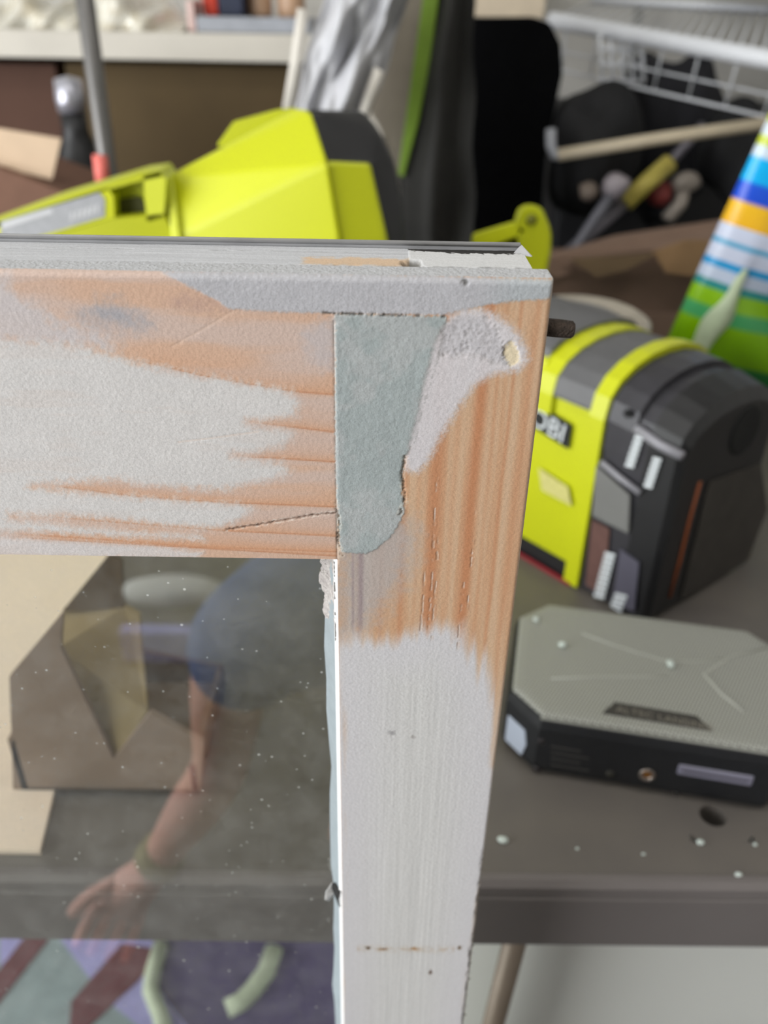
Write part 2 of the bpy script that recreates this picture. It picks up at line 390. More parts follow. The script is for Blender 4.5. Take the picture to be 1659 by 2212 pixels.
# white primer around the old nail hole
s_ = sdf(POLY['PRIMER'], sv, dv) + 2.2 * w2 + 1.5 * w3
pm = sstep(1.8, -2.0, s_) * (~onrail)
col = mixc(col, pm * 0.94, c3(206, 203, 206)); y -= 0.10 * pm
s_ = sdf(POLY['PITS'], sv, dv) + 1.5 * w2
pit = sstep(.8, -1.4, s_)
col = mixc(col, 0.45 * pit, c3(184, 183, 187)); y += 0.15 * pit
px_ = np.array(POLY['PITS']); lo_, hi_ = px_.min(0), px_.max(0)
for i in range(420):
    a = RNG.uniform(lo_, hi_); r = RNG.uniform(.18, .42)
    q = np.hypot(sv - a[0], dv - a[1])
    near = q < 1.2
    if not near.any() or pit[near].max() < .4: continue
    dep = np.exp(-(q[near] / r) ** 2)
    y[near] += 0.11 * dep; col[near] = mixc(col[near], 0.22 * dep, c3(140, 136, 134))
s_ = sdf(POLY['CREAM'], sv, dv) + 1.4 * w2 + 1.0 * w3
cm = sstep(.5, -.4, s_)
col = mixc(col, cm * .9, c3(222, 206, 172)); y += 0.35 * cm
col = mixc(col, 0.75 * np.exp(-((s_ - .1) / .28) ** 2) * (dv > 12) * (sv < 14.5) * (sv > 11.2), c3(90, 80, 72))
# the two patches of filler
s_ = sdf(POLY['GREEN'], sv, dv) + 0.9 * w2 + .5 * w3
gm = sstep(.25, -.25, s_)
gcol = c3(160, 168, 167) + 12 * (fbm(sv * .25, dv * .18 + 5) - .5)[..., None] + c3(10, 6, 6) * sstep(.5, .7, fbm(sv * .12 + 4, dv * .12))[..., None]
s2 = sdf(POLY['TOPFILL'], sv, dv) + 0.7 * w2 + .5 * w3
tm = sstep(.45, -.45, s2)
tcol = c3(181, 180, 183) + 10 * (fbm(sv * .2, dv * .3 + 25) - .5)[..., None] + (c3(172, 176, 178) - c3(181, 180, 183)) * sstep(22, 8, sv)[..., None]
pin = sstep(-.6, -2.4, sdf(POLY['PRIMER'], sv, dv) + 1.2 * w2)
gm = gm * (1 - pin)
col = mixc(col, gm, gcol); y -= 0.18 * gm + 0.16 * gm * (w1) + .05 * gm * w2
tmm = tm * (1 - pin); col = mixc(col, tmm, tcol); y -= 0.14 * tmm + .06 * tmm * w2
edge = np.exp(-(s_ / .3) ** 2) * (dv > 12) * sstep(.45, .6, fbm(sv * .8, dv * .8 + 3)); col = mixc(col, .35 * edge, c3(120, 120, 116))
# cracks, seams, scratches
for ln in LINES['CRACK']:
    q = ldist(ln, sv, dv + .8 * w2); br = sstep(.38, .55, fbm(sv * 1.2, dv * 1.2))
    col = mixc(col, np.exp(-(q / .26) ** 2) * (0.45 + .5 * br), c3(86, 66, 54)); col = mixc(col, np.exp(-((q - .55) / .2) ** 2) * .7 * (1 - br), c3(226, 220, 210)); y += .4 * np.exp(-(q / .3) ** 2)
for ln in LINES['SEAM']:
    q = ldist(ln, sv, dv + .9 * w2); br = sstep(.47, .6, fbm(sv * .9 + 8, dv * .4))
    col = mixc(col, np.exp(-(q / .28) ** 2) * br * .9, c3(82, 78, 74)); y += .35 * np.exp(-(q / .35) ** 2) * br
for ln in LINES['SEAM2']:
    q = ldist(ln, sv + 1.4 * w2, dv); br = sstep(.4, .58, fbm(sv * .9 + 1, dv * .5 + 8))
    col = mixc(col, np.exp(-(q / .3) ** 2) * br * .85, c3(96, 84, 70)); y += .45 * np.exp(-(q / .35) ** 2) * br
    col = mixc(col, np.exp(-((q - .6) / .3) ** 2) * .5 * (1 - br), c3(222, 216, 200))
for ln in LINES['SCRATCH']:
    q = ldist(ln, sv, dv); col = mixc(col, np.exp(-(q / .2) ** 2) * .4, c3(226, 198, 176)); y += .12 * np.exp(-(q / .2) ** 2)
for cs, d0, d1 in ((27.6, 55, 120), (26.2, 80, 124), (30.0, 92, 122), (17.2, 88, 128), (15.2, 70, 112)):
    q = np.abs(sv - cs - wob - .5 * w1); br = sstep(.45, .6, fbm(sv * .3, dv * .35 + cs))
    live = sstep(d0, d0 + 5, dv) * sstep(d1, d1 - 5, dv) * (~onrail) * br
    col = mixc(col, np.exp(-(q / .2) ** 2) * live * .8, c3(232, 222, 210)); col = mixc(col, np.exp(-((q - .45) / .2) ** 2) * live * .5, c3(130, 86, 60)); y += .2 * np.exp(-(q / .25) ** 2) * live
# joint between rail and stile, arrises
q = np.abs(sv - 58.3 + .5 * w2); col = mixc(col, np.exp(-(q / .22) ** 2) * .45 * (dv > 12) * (dv < 90), c3(226, 222, 216)); y += .25 * np.exp(-(q / .3) ** 2) * (dv > 12) * (dv < 92)
ed = sstep(1.0, .2, sv + .6 * w2); col = mixc(col, .5 * ed, c3(214, 200, 184))
chip = sstep(1.6, .4, sv + 3.0 * (fbm(sv, dv * .25 + 33) - .35)) * sstep(225, 255, dv)
col = mixc(col, .8 * chip * sstep(.45, .6, fbm(sv * .6, dv * .6 + 5)), c3(84, 78, 70)); y += .8 * chip
bt = sstep(1.0, .2, 90.0 - dv) * onrail
y += 0.035 * w3 + .04 * w2
ra = 1.3
y += np.where(sv < ra, ra - np.sqrt(np.maximum(ra * ra - (ra - np.clip(sv, 0, ra)) ** 2, 0)), 0)
rt = 1.8
y += np.where(dv < rt, (rt - np.sqrt(np.maximum(rt * rt - (rt - np.clip(dv, 0, rt)) ** 2, 0))) * (1 + .5 * w2), 0)
# small nick in the top arris
q = np.hypot(sv - 23.5 + 2 * w2, (dv - 1.2) * 1.2); nk = sstep(1.3, .5, q); col = mixc(col, nk * .75, c3(96, 94, 92)); y += .5 * nk
col = to_lin(col)
VX = XR - sv / 1000; VZ = ZT - dv / 1000; VY = y / 1000
idx = -np.ones(S.shape, int); idx[keep] = np.arange(keep.sum())
q0, q1, q2, q3 = idx[:-1, :-1], idx[1:, :-1], idx[1:, 1:], idx[:-1, 1:]
okf = (q0 >= 0) & (q1 >= 0) & (q2 >= 0) & (q3 >= 0)
okf &= (S[:-1, :-1] < 58.25) | (Dn[1:, 1:] <= 90.05)
FQ = np.stack([q0[okf], q1[okf], q2[okf], q3[okf]], 1)   # seen from the room: s runs left, d runs down
fs_, fd_ = sv[FQ].mean(1), dv[FQ].mean(1)
cls = np.where(fs_ > 58.25, 0, 1)
cls = np.where(tmm[FQ].mean(1) > .5, 2, cls)
cls = np.where(gm[FQ].mean(1) > .5, 3, cls)

def boxes_vf(lst):
    V = []; F = []
    for lo, hi in lst:
        n = len(V); V += [(x, yy, z) for x in (lo[0], hi[0]) for yy in (lo[1], hi[1]) for z in (lo[2], hi[2])]
        F += [tuple(n + i for i in f) for f in ((0, 1, 3, 2), (4, 6, 7, 5), (0, 4, 5, 1), (2, 3, 7, 6), (0, 2, 6, 4), (1, 5, 7, 3))]
    return V, F
def painted(name, verts, faces, colors, mats, parent, midx=None):
    """big mesh with its paint colours; verts in room coordinates"""
    off = np.array(root_loc(parent)); me = bpy.data.meshes.new(name)
    nv, nf = len(verts), len(faces); faces = np.asarray(faces)
    me.vertices.add(nv); me.vertices.foreach_set('co', (np.asarray(verts) - off).astype(np.float32).ravel())
    me.loops.add(nf * 4); me.loops.foreach_set('vertex_index', faces.ravel().astype(np.int32))
    me.polygons.add(nf); me.polygons.foreach_set('loop_start', np.arange(nf, dtype=np.int32) * 4)
    me.update(calc_edges=True)
    for x in mats: me.materials.append(x)
    if midx is not None: me.polygons.foreach_set('material_index', np.asarray(midx, dtype=np.int32))
    sm_ = np.ones(nf, bool)
    if midx is not None: sm_ = np.asarray(midx) == 0
    me.polygons.foreach_set('use_smooth', sm_)
    ca = me.color_attributes.new('paint', 'FLOAT_COLOR', 'POINT')
    ca.data.foreach_set('color', np.concatenate([np.asarray(colors), np.ones((nv, 1))], 1).astype(np.float32).ravel())
    me.validate(); me.update()
    o = bpy.data.objects.new(name, me); C.objects.link(o); o.parent = parent
    return o
def sub_sheet(sel):
    f = FQ[sel]; u, inv = np.unique(f, return_inverse=True)
    return np.stack([VX[u], VY[u], VZ[u]], 1), inv.reshape(-1, 4), col[u]
# top edge sheet: (mm from right, mm from front)
HT = 0.4
TS, TY = np.meshgrid(np.arange(4.0, 190, HT), np.arange(11.6, 33.4, HT), indexing='ij')
ts, ty = TS.ravel(), TY.ravel()
tw = fbm(ts * .5, ty * .5) - .5; tw2 = fbm(ts * 1.8, ty * 1.8 + 4) - .5
tc_ = c3(196, 197, 200) + 36 * (fbm(ts * .04 + ty * .12, ty * 1.6, 5) - .5)[..., None]
tz = .18 * (fbm(ts * .05 + ty * .12, ty * 1.6) - .5) + .12 * tw2
wd = sstep(1.5, -1.5, np.maximum(np.abs(ts - 52) - 16, np.abs(ty - 17.0) - 4.0) + 5 * tw) * (ts > 38)
tc_ = mixc(tc_, .85 * wd, c3(214, 182, 148) + 14 * (fbm(ts * .05, ty * 2) - .5)[..., None])
ln_ = sstep(.6, .2, np.abs(ty - 27.5 - 1.5 * (fbm(ts * .05, ts * 0) - .5))) * sstep(40, 60, ts) * sstep(.4, .6, fbm(ts * .15, ts * 0 + 6)); tc_ = mixc(tc_, .5 * ln_, c3(120, 120, 118)); tz -= .4 * ln_
stl = (ts <= 38)
tc_ = mixc(tc_, .8 * stl, c3(214, 214, 213)); tz += .2 * stl
cv = sstep(.8, -.8, np.hypot((ts - 37) / 2.6, (ty - 15) / 5.0) * 3 - 3 + 3 * tw); tc_ = mixc(tc_, .85 * cv, c3(96, 92, 84)); tz -= 2.0 * cv
gap_shade = sstep(.7, -.7, 28.2 - ty + 4.0 * tw + 2.5 * tw2 + sstep(24, 40, ts) * 3) * (ts < 38); tc_ = mixc(tc_, .9 * gap_shade, c3(30, 28, 26)); tz -= .35 * gap_shade  # gap by the weather strip: its shade is painted dark, relief stays shallow
fr = sstep(1.6, .2, (ty - 11.6) + 2.2 * tw); tc_ = mixc(tc_, .85 * fr * (sstep(.36, .5, fbm(ts * .4, ty * .5))), c3(74, 72, 70)); tz -= .5 * fr
tc_ = to_lin(tc_)
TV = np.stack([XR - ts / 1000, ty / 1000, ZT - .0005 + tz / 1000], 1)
nA, nB = TS.shape; ii = np.arange(nA * nB).reshape(nA, nB)
TF = np.stack([ii[:-1, :-1].ravel(), ii[:-1, 1:].ravel(), ii[1:, 1:].ravel(), ii[1:, :-1].ravel()], 1)
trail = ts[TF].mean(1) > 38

sash = thing('window_sash', (XR - 0.31, TH / 2, 0), 'wooden window sash with half-stripped white paint and grey filler at its corner', 'window sash')
def member(name, sel, tsel, bx):
    v, f, cc = sub_sheet(sel); V = [v]; F = [f]; K = [cc]; M_ = [np.zeros(len(f), int)]; n = len(v)
    if tsel is not None:
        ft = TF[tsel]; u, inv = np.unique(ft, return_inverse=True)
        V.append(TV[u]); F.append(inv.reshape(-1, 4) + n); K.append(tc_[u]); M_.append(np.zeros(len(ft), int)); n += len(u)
    for slot, lst in bx:
        bv, bf = boxes_vf(lst); V.append(np.array(bv)); F.append(np.array(bf) + n); K.append(np.full((len(bv), 3), .5)); M_.append(np.full(len(bf), slot)); n += len(bv)
    return painted(name, np.concatenate(V), np.concatenate(F), np.concatenate(K), [sanded_m, side_m, white_m, grey_m], sash, np.concatenate(M_))
xi = XR - SW
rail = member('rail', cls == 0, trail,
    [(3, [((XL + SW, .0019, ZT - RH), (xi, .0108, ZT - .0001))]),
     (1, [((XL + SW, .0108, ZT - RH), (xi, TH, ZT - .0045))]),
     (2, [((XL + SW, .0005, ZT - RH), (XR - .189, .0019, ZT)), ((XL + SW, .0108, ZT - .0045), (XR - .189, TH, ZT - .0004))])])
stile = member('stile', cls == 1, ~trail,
    [(3, [((xi, .0019, ZT - RH), (XR - .0001, .0108, ZT - .0001))]),
     (1, [((xi, .0108, ZT - RH), (XR - .0042, TH, ZT - .0045)), ((xi, .0012, ZT - .371), (XR - .0001, .0108, ZT - RH)), ((xi, .0108, 0.0), (XR - .0042, TH, ZT - RH))]),
     (2, [((xi, .0003, 0.0), (XR, .0108, ZT - .3705))])])
def patch(name, sel, lab):
    v, f, cc = sub_sheet(sel); return painted(name, v, f, cc, [filler_m], sash)
patch('filler_patch', cls == 2, 'x')['label'] = 'smooth light grey filler along the top edge'
patch('filler_patch', cls == 3, 'x')['label'] = 'greenish grey filler over the rail joint'
# the members that run out of the picture
box('stile', (XL, 0, 0), (XL + SW, TH, ZT), white_m, sash, .001)
box('rail', (XL + SW, 0, 0.0), (xi, TH, .09), white_m, sash, .0)
# glass
def glass_mat():
    mt = bpy.data.materials.new('dusty_window_glass'); mt.use_nodes = True
    nt = mt.node_tree; N = nt.nodes; L = nt.links
    N.remove(N['Principled BSDF']); out = N['Material Output']
    tr = N.new('ShaderNodeBsdfTransparent'); tr.inputs[0].default_value = (.94, .95, .93, 1)
    gl = N.new('ShaderNodeBsdfGlossy'); gl.inputs['Roughness'].default_value = 0.012; gl.inputs['Color'].default_value = (1, 1, 1, 1)
    fr_ = N.new('ShaderNodeFresnel'); fr_.inputs['IOR'].default_value = 2.4
    ge = N.new('ShaderNodeNewGeometry'); iv = N.new('ShaderNodeMath'); iv.operation = 'SUBTRACT'; iv.inputs[0].default_value = 1.0; L.new(ge.outputs['Backfacing'], iv.inputs[1])
    fm = N.new('ShaderNodeMath'); fm.operation = 'MULTIPLY'; L.new(fr_.outputs[0], fm.inputs[0]); L.new(iv.outputs[0], fm.inputs[1])
    m1 = N.new('ShaderNodeMixShader'); L.new(fm.outputs[0], m1.inputs[0]); L.new(tr.outputs[0], m1.inputs[1]); L.new(gl.outputs[0], m1.inputs[2])
    df = N.new('ShaderNodeBsdfDiffuse'); df.inputs[0].default_value = (.8, .8, .77, 1)
    tc = N.new('ShaderNodeTexCoord')
    vo = N.new('ShaderNodeTexVoronoi'); vo.inputs['Scale'].default_value = 380; L.new(tc.outputs['Object'], vo.inputs['Vector'])
    sp = N.new('ShaderNodeMapRange'); sp.inputs[1].default_value = .30; sp.inputs[2].default_value = .14; sp.inputs[3].default_value = 0; sp.inputs[4].default_value = .8
    L.new(vo.outputs['Distance'], sp.inputs[0])
    cr = N.new('ShaderNodeMath'); cr.operation = 'GREATER_THAN'; cr.inputs[1].default_value = .63; L.new(vo.outputs['Color'], cr.inputs[0])
    mu = N.new('ShaderNodeMath'); mu.operation = 'MULTIPLY'; L.new(sp.outputs[0], mu.inputs[0]); L.new(cr.outputs[0], mu.inputs[1])
    nz = N.new('ShaderNodeTexNoise'); nz.inputs['Scale'].default_value = 60; nz.inputs['Detail'].default_value = 4; nz.inputs['Roughness'].default_value = .75; L.new(tc.outputs['Object'], nz.inputs['Vector'])
    hz_ = N.new('ShaderNodeMapRange'); hz_.inputs[1].default_value = .4; hz_.inputs[2].default_value = .85; hz_.inputs[3].default_value = .004; hz_.inputs[4].default_value = .075; L.new(nz.outputs['Fac'], hz_.inputs[0])
    ad = N.new('ShaderNodeMath'); ad.operation = 'MAXIMUM'; L.new(mu.outputs[0], ad.inputs[0]); L.new(hz_.outputs[0], ad.inputs[1])
    m2 = N.new('ShaderNodeMixShader'); L.new(ad.outputs[0], m2.inputs[0]); L.new(m1.outputs[0], m2.inputs[1]); L.new(df.outputs[0], m2.inputs[2])
    L.new(m2.outputs[0], out.inputs['Surface'])
    return mt
YG = 0.0140
gl_ = mesh('glass_pane', [(XL + SW - .006, YG, .085), (xi + .0, YG, .085), (xi + .0, YG, ZT - RH + .0), (XL + SW - .006, YG, ZT - RH)], [(0, 1, 2, 3)], glass_mat(), sash)
gl_['label'] = 'dusty clear pane mirroring an arm'
sol = gl_.modifiers.new('thickness', 'SOLIDIFY'); sol.thickness = 0.003; sol.offset = 0
# glazing putty: white front arris, its lit brightness put into the colour, and a sloping bead down to the glass
zb, zt_ = .09, ZT - RH
putty_m = mat('glazing_putty', (150, 160, 164), 0.5, scale=200, var=0.06, bump=0.2, bscale=600)
arris_m = mat('lit_white_paint', (238, 238, 236), 0.5, var=0.02)
prism('lit_arris', [(xi + .0002, .0004, zb), (xi - .0014, .0016, zb), (xi - .0002, .0030, zb)], (0, 0, zt_ - zb - .0005), arris_m, sash)
gapz = at(715, 1925, .005).z
n_ = 60; rings = []
for k in range(n_ + 1):
    z = zb + (zt_ - zb) * k / n_; wv = .0006 * math.sin(z * 61) + .0004 * math.sin(z * 143 + 1)
    near_ = max(0, 1 - abs(z - gapz) / .010)
    rings.append([(xi + .0002, .0022, z), (xi - .0012 , .0018, z), (xi - .0052 - wv + .0035 * near_, YG - .002, z), (xi + .0002, YG - .0018, z)])
loft('putty_bead', rings, putty_m, sash)
dark_m = mat('dark_gap', (26, 25, 24), 0.9)
c0 = Vector((xi - .0026, .006, gapz))
mesh('torn_gap', [c0 + Vector(p) for p in ((.0016, -.0056, .0062), (-.0012, 0, .0048), (-.0030, .001, .0012), (-.0010, -.001, -.0030), (.0012, -.0052, -.0058), (.0006, -.005, 0))], [(0, 1, 5), (1, 2, 5), (2, 3, 5), (3, 4, 5)], dark_m, sash)
flake = mesh('putty_flake', [c0 + Vector(p) for p in ((-.0020, .001, .0028), (-.0046, -.002, .0006), (-.0049, -.0024, -.0042), (-.0036, -.0012, -.0068), (-.0012, .0005, -.0040), (-.0008, -.001, -.0012))], [(0, 1, 5), (1, 2, 5), (2, 3, 4), (2, 4, 5)], white_m, sash)
so = flake.modifiers.new('t', 'SOLIDIFY'); so.thickness = .0004
# rough smear of putty on the glass under the corner
V = []; F = []
for i in range(46):
    z = zt_ - .0005 - .034 * i / 45
    wl = (.0058 + .0007 * random.random() + .0007 * math.sin(i * .37)) * (1 - .35 * i / 45)
    for j in range(6):
        u = j / 5; V.append((xi - .0012 - (wl) * u, .0016 + (YG - .0036) * (u ** .6) - random.uniform(0, .0007), z + random.uniform(-.0003, .0003)))
for i in range(45):
    for j in range(5): F.append((i * 6 + j, i * 6 + j + 1, i * 6 + j + 7, i * 6 + j + 6))
mesh('putty_smear', V, F, mat('rough_putty', (176, 168, 164), 0.8, scale=500, var=0.3, bump=1.0, bscale=900, col2=(214, 208, 202)), sash)
# metal weather strip let into the back edge, and the dark pin in the side
strip_m = mat('dull_strip_metal', (186, 186, 188), 0.45, 0.15, scale=80, var=0.1)
ws = box('weather_strip', (XL, .0336, ZT - .02), (XR - .0044, .0341, ZT + .0008), strip_m, sash)
tube('rolled_edge', [(XL, .0336, ZT + .0010), (XR - .0045, .0336, ZT + .0010)], .00075, strip_m, ws, 8)
mesh('bent_tab', [(XR - .0072, .0300, ZT - .0010), (XR - .0022, .0255, ZT - .0004), (XR - .0018, .0262, ZT - .0004), (XR - .0042, .0336, ZT + .0012), (XR - .0070, .0306, ZT - .0010)], [(0, 1, 2, 3, 4)], strip_m, ws)
p0 = at(1188, 707, .006)
lathe('pin', [(.0001, -.004), (.0024, -.004), (.00255, .004), (.0024, .0078), (.0018, .0084), (.0001, .0085)], frame(Vector((XR, .0062, p0.z)), (0, 1, 0), (1, 0, -.08)), mat('rusted_pin', (70, 58, 48), 0.8, scale=600, var=0.4, bump=.8, bscale=1500), sash, 14)
# thin chips of paint curling at the lower right edge
for i in range(9):
    z = at(1020, 2045 + i * 19, 0).z + random.uniform(-.001, .001); l = random.uniform(.0015, .004)
    b_ = Vector((XR - .0003, .0006 + .002 * random.random(), z))
    o = mesh('paint_chip', [b_, b_ + Vector((random.uniform(.0006, .0016), .0004, -l * .3)), b_ + Vector((random.uniform(.0002, .0012), .001, -l)), b_ + Vector((0, .001, -l * .8))], [(0, 1, 2, 3)], white_m if i % 2 else mat('bare_grey_edge', (110, 100, 88), .9), sash)
    so = o.modifiers.new('t', 'SOLIDIFY'); so.thickness = .0003

# ================================================================== THE TABLE
TZ = 0.72
table_m = mat('table_top_plastic', (112, 106, 99), 0.5, scale=14, var=0.10, bump=0.15, bscale=700, col2=(99, 94, 90))
lip_m = mat('table_lip_plastic', (116, 110, 108), 0.5, scale=10, var=0.05, bump=0.1, bscale=500)
leg_m = mat('table_leg_steel', (150, 135, 120), 0.45, 0.2, var=.05)
tb = thing('folding_table', (0.15, 0.45, 0), 'long taupe plastic folding table behind the window sash', 'table')
TX0, TX1, TY0, TY1 = -.62, 1.15, .088, .86
# table top with a real round hole near its front edge
hc = on(1540, 1762, TZ); hr = .0085; seg = 20
V = []; F = []
sq = .02
circ = [(hc.x + hr * math.cos(2 * math.pi * k / seg), hc.y + hr * math.sin(2 * math.pi * k / seg)) for k in range(seg)]
sqr = []
for k in range(seg):
    a = 2 * math.pi * k / seg; m_ = max(abs(math.cos(a)), abs(math.sin(a))); sqr.append((hc.x + sq * math.cos(a) / m_, hc.y + sq * math.sin(a) / m_))
for (x, y_) in circ: V.append((x, y_, TZ))
for (x, y_) in sqr: V.append((x, y_, TZ))
for (x, y_) in circ: V.append((x, y_, TZ - .02))
for k in range(seg):
    n = (k + 1) % seg
    F.append((k, seg + k, seg + n, n)); F.append((k, n, 2 * seg + n, 2 * seg + k))
F.append(tuple(range(2 * seg, 3 * seg)))
b0 = len(V)
xs = [TX0 + .004, hc.x - sq, hc.x + sq, TX1 - .004]; ys = [TY0 + .004, hc.y - sq, hc.y + sq, TY1 - .004]
V += [(x, y_, TZ) for x in xs for y_ in ys]
for i in range(3):
    for j in range(3):
        if (i, j) != (1, 1): F.append((b0 + i * 4 + j, b0 + (i + 1) * 4 + j, b0 + (i + 1) * 4 + j + 1, b0 + i * 4 + j + 1))
b1 = len(V)
V += [(x, y_, z) for z in (TZ, TZ - .018) for x, y_ in ((xs[0], ys[0]), (xs[3], ys[0]), (xs[3], ys[3]), (xs[0], ys[3]))]
F += [(b1, b1 + 4, b1 + 5, b1 + 1), (b1 + 1, b1 + 5, b1 + 6, b1 + 2), (b1 + 2, b1 + 6, b1 + 7, b1 + 3), (b1 + 3, b1 + 7, b1 + 4, b1)]
mesh('table_top', V, F, table_m, tb)
def rim(name, x0, y0, x1, y1):
    # lip profile: small bead on top, step, then apron
    horizontal = abs(x1 - x0) > abs(y1 - y0)
    prof = [(0, -.058), (0, -.013), (.0016, -.0115), (.0016, -.0095), (.0002, -.0085), (.0006, -.003), (.004, .0006), (.008, .0006), (.0105, -.0010), (.0105, -.058)]
    rings = []
    for (x, y_) in ((x0, y0), (x1, y1)):
        if horizontal: sgn = 1 if y0 < .4 else -1; rings.append([(x, y_ + sgn * a, TZ + b) for a, b in prof])
        else: sgn = 1 if x0 < 0 else -1; rings.append([(x + sgn * a, y_, TZ + b) for a, b in prof])
    loft(name, rings, lip_m, tb)
rim('rim', TX0, TY0, TX1, TY0); rim('rim', TX0, TY1, TX1, TY1)
rim('rim', TX0, TY0 + .011, TX0, TY1 - .011); rim('rim', TX1, TY0 + .011, TX1, TY1 - .011)
lx = on(1085, 2150, 0.25)
for x0_, x1_ in ((at(1122, 2060, .125).x, at(1055, 2240, .125).x - .012), (-.52, -.52), (.95, .95)):
    for yy in (.125, .74):
        tube('leg', [(x0_, yy, TZ - .03), (x1_ if yy < .5 else x0_, yy, .25), (x1_ if yy < .5 else x0_, yy, 0)], .0085, leg_m, tb, 10)
tube('cross_bar', [(-.52, .125, .42), (-.52, .74, .42)], .008, leg_m, tb)
tube('cross_bar', [(.95, .125, .42), (.95, .74, .42)], .008, leg_m, tb)

# ================================================================== THE SPEAKER
blk = mat('black_rubber', (24, 25, 28), 0.55, scale=200, var=.15, bump=.15, bscale=900)
def grille_mat():
    mt = bpy.data.materials.new('perforated_grille'); mt.use_nodes = True
    nt = mt.node_tree; N = nt.nodes; L = nt.links; b = N['Principled BSDF']; b.inputs['Roughness'].default_value = .5
    tc = N.new('ShaderNodeTexCoord'); mp = N.new('ShaderNodeMapping'); mp.inputs['Rotation'].default_value = (0, 0, math.radians(-11.5 + 45)); L.new(tc.outputs['Object'], mp.inputs[0])
    sx = N.new('ShaderNodeSeparateXYZ'); L.new(mp.outputs[0], sx.inputs[0])
    vals = []
    for k in 'XY':
        mu = N.new('ShaderNodeMath'); mu.operation = 'MULTIPLY'; mu.inputs[1].default_value = 2 * math.pi / .0021; L.new(sx.outputs[k], mu.inputs[0])
        sn = N.new('ShaderNodeMath'); sn.operation = 'SINE'; L.new(mu.outputs[0], sn.inputs[0]); vals.append(sn)
    ad = N.new('ShaderNodeMath'); ad.operation = 'ADD'; L.new(vals[0].outputs[0], ad.inputs[0]); L.new(vals[1].outputs[0], ad.inputs[1])
    rp = N.new('ShaderNodeValToRGB'); rp.color_ramp.elements[0].color = lin((178, 179, 171)); rp.color_ramp.elements[1].color = lin((98, 98, 92))
    mr = N.new('ShaderNodeMapRange'); mr.inputs[1].default_value = -.6; mr.inputs[2].default_value = 1.4; L.new(ad.outputs[0], mr.inputs[0])
    L.new(mr.outputs[0], rp.inputs[0]); L.new(rp.outputs[0], b.inputs['Base Color'])
    bp = N.new('ShaderNodeBump'); bp.inputs['Strength'].default_value = .4; bp.inputs['Distance'].default_value = .0006; bp.invert = True; L.new(mr.outputs[0], bp.inputs['Height']); L.new(bp.outputs[0], b.inputs['Normal'])
    return mt
grille_m = grille_mat()
sb = on(1150, 1672, TZ); ex = (on(1655, 1757, TZ) - sb).normalized()
SM = frame(Vector((sb.x, sb.y, TZ)), ex)
spk = thing('bluetooth_speaker', (sb.x, sb.y, TZ), 'angular black speaker with a grey grille on top, lying on the table', 'speaker')
UL, UR, VD, CH, SH = -.023, .170, .127, .023, .050
def octo(i, z, ch=CH):
    return [(UL + ch + i * .4, i, z), (UR - ch - i * .4, i, z), (UR - i, ch + i * .4, z), (UR - i, VD - ch - i * .4, z), (UR - ch - i * .4, VD - i, z), (UL + ch + i * .4, VD - i, z), (UL + i, VD - ch - i * .4, z), (UL + i, ch + i * .4, z)]
W = lambda pts: [SM @ Vector(p) for p in pts]
loft('body', [W(octo(.006, 0)), W(octo(.0012, .004)), W(octo(0, .010)), W(octo(.0, SH - .008)), W(octo(.0015, SH - .002)), W(octo(.004, SH - .0005))], blk, spk)
grl = loft('grille', [W(octo(.0035, SH - .0009)), W(octo(.0030, SH + .0012)), W(octo(.0050, SH + .0024)), W(octo(.010, SH + .0028))], grille_m, spk)
ridge_m = mat('grille_ridge', (172, 173, 165), .5, var=.03)
def sl(x, y_): q = SM.inverted() @ on(x, y_, TZ + SH + .0028); return (q.x, q.y)
def ridge(pts, r=.0011, m_=ridge_m):
    tube('ridge', W([(*sl(*p), SH + .0027) for p in pts]), r, m_, grl, 8)
ridge([(1655, 1400), (1575, 1420), (1522, 1458), (1560, 1500), (1608, 1538)])
ridge([(1258, 1368), (1330, 1395), (1430, 1426), (1500, 1430), (1575, 1420)], .0008, MATS.get('grille_ridge'))
ridge([(1190, 1466), (1280, 1462), (1400, 1462), (1440, 1462)], .0007)
lp = [sl(*p) for p in ((1300, 1541), (1328, 1517), (1505, 1547), (1538, 1580))]
plate = prism('name_plate', W([(*p, SH + .0024) for p in lp]), (0, 0, .0007), mat('dark_plate', (62, 60, 56), .5), spk)
a0 = SM @ Vector((*sl(1330, 1538), SH + .0032)); a1 = SM @ Vector((*sl(1508, 1573), SH + .0032))
text('lettering', 'ALTEC LANSING', .0081, frame(a0, a1 - a0), mat('plate_letters', (128, 122, 112), .5), plate, .0001)
tm_ = prism('rim_trim', W([(UL + CH, .0016, SH - .0032), (UR - CH, .0016, SH - .0032), (UR - CH, .0030, SH - .0002), (UL + CH, .0030, SH - .0002)]), Vector(SM.col[1][:3]) * .0012, mat('grille_edge', (150, 150, 142), .5, var=.03), spk)
def sf(x, y_):          # a point on the front face
    d = Vector(ray(x, y_)); n = Vector(SM.col[1][:3]); t = (sb - Vector(CAM)).dot(n) / d.dot(n); q = SM.inverted() @ (Vector(CAM) + d * t); return q.x, q.z
gx, gz = sf(1398, 1673)
jk = lathe('jack_ring', [(.0030, 0), (.0052, 0), (.0054, .0008), (.0042, .0014), (.0030, .0006), (.0028, -.002)], frame(SM @ Vector((gx, -.0001, gz)), ex, -Vector(SM.col[1][:3])), mat('jack_metal', (150, 140, 132), .3, .8), spk)
lathe('jack_core', [(.0001, -.001), (.0030, -.001), (.0030, .0002), (.0012, .0004), (.0001, -.0006)], frame(SM @ Vector((gx, -.0001, gz)), ex, -Vector(SM.col[1][:3])), mat('jack_brass', (176, 116, 40), .3, .8), spk)
gx2, gz2 = sf(1318, 1672)
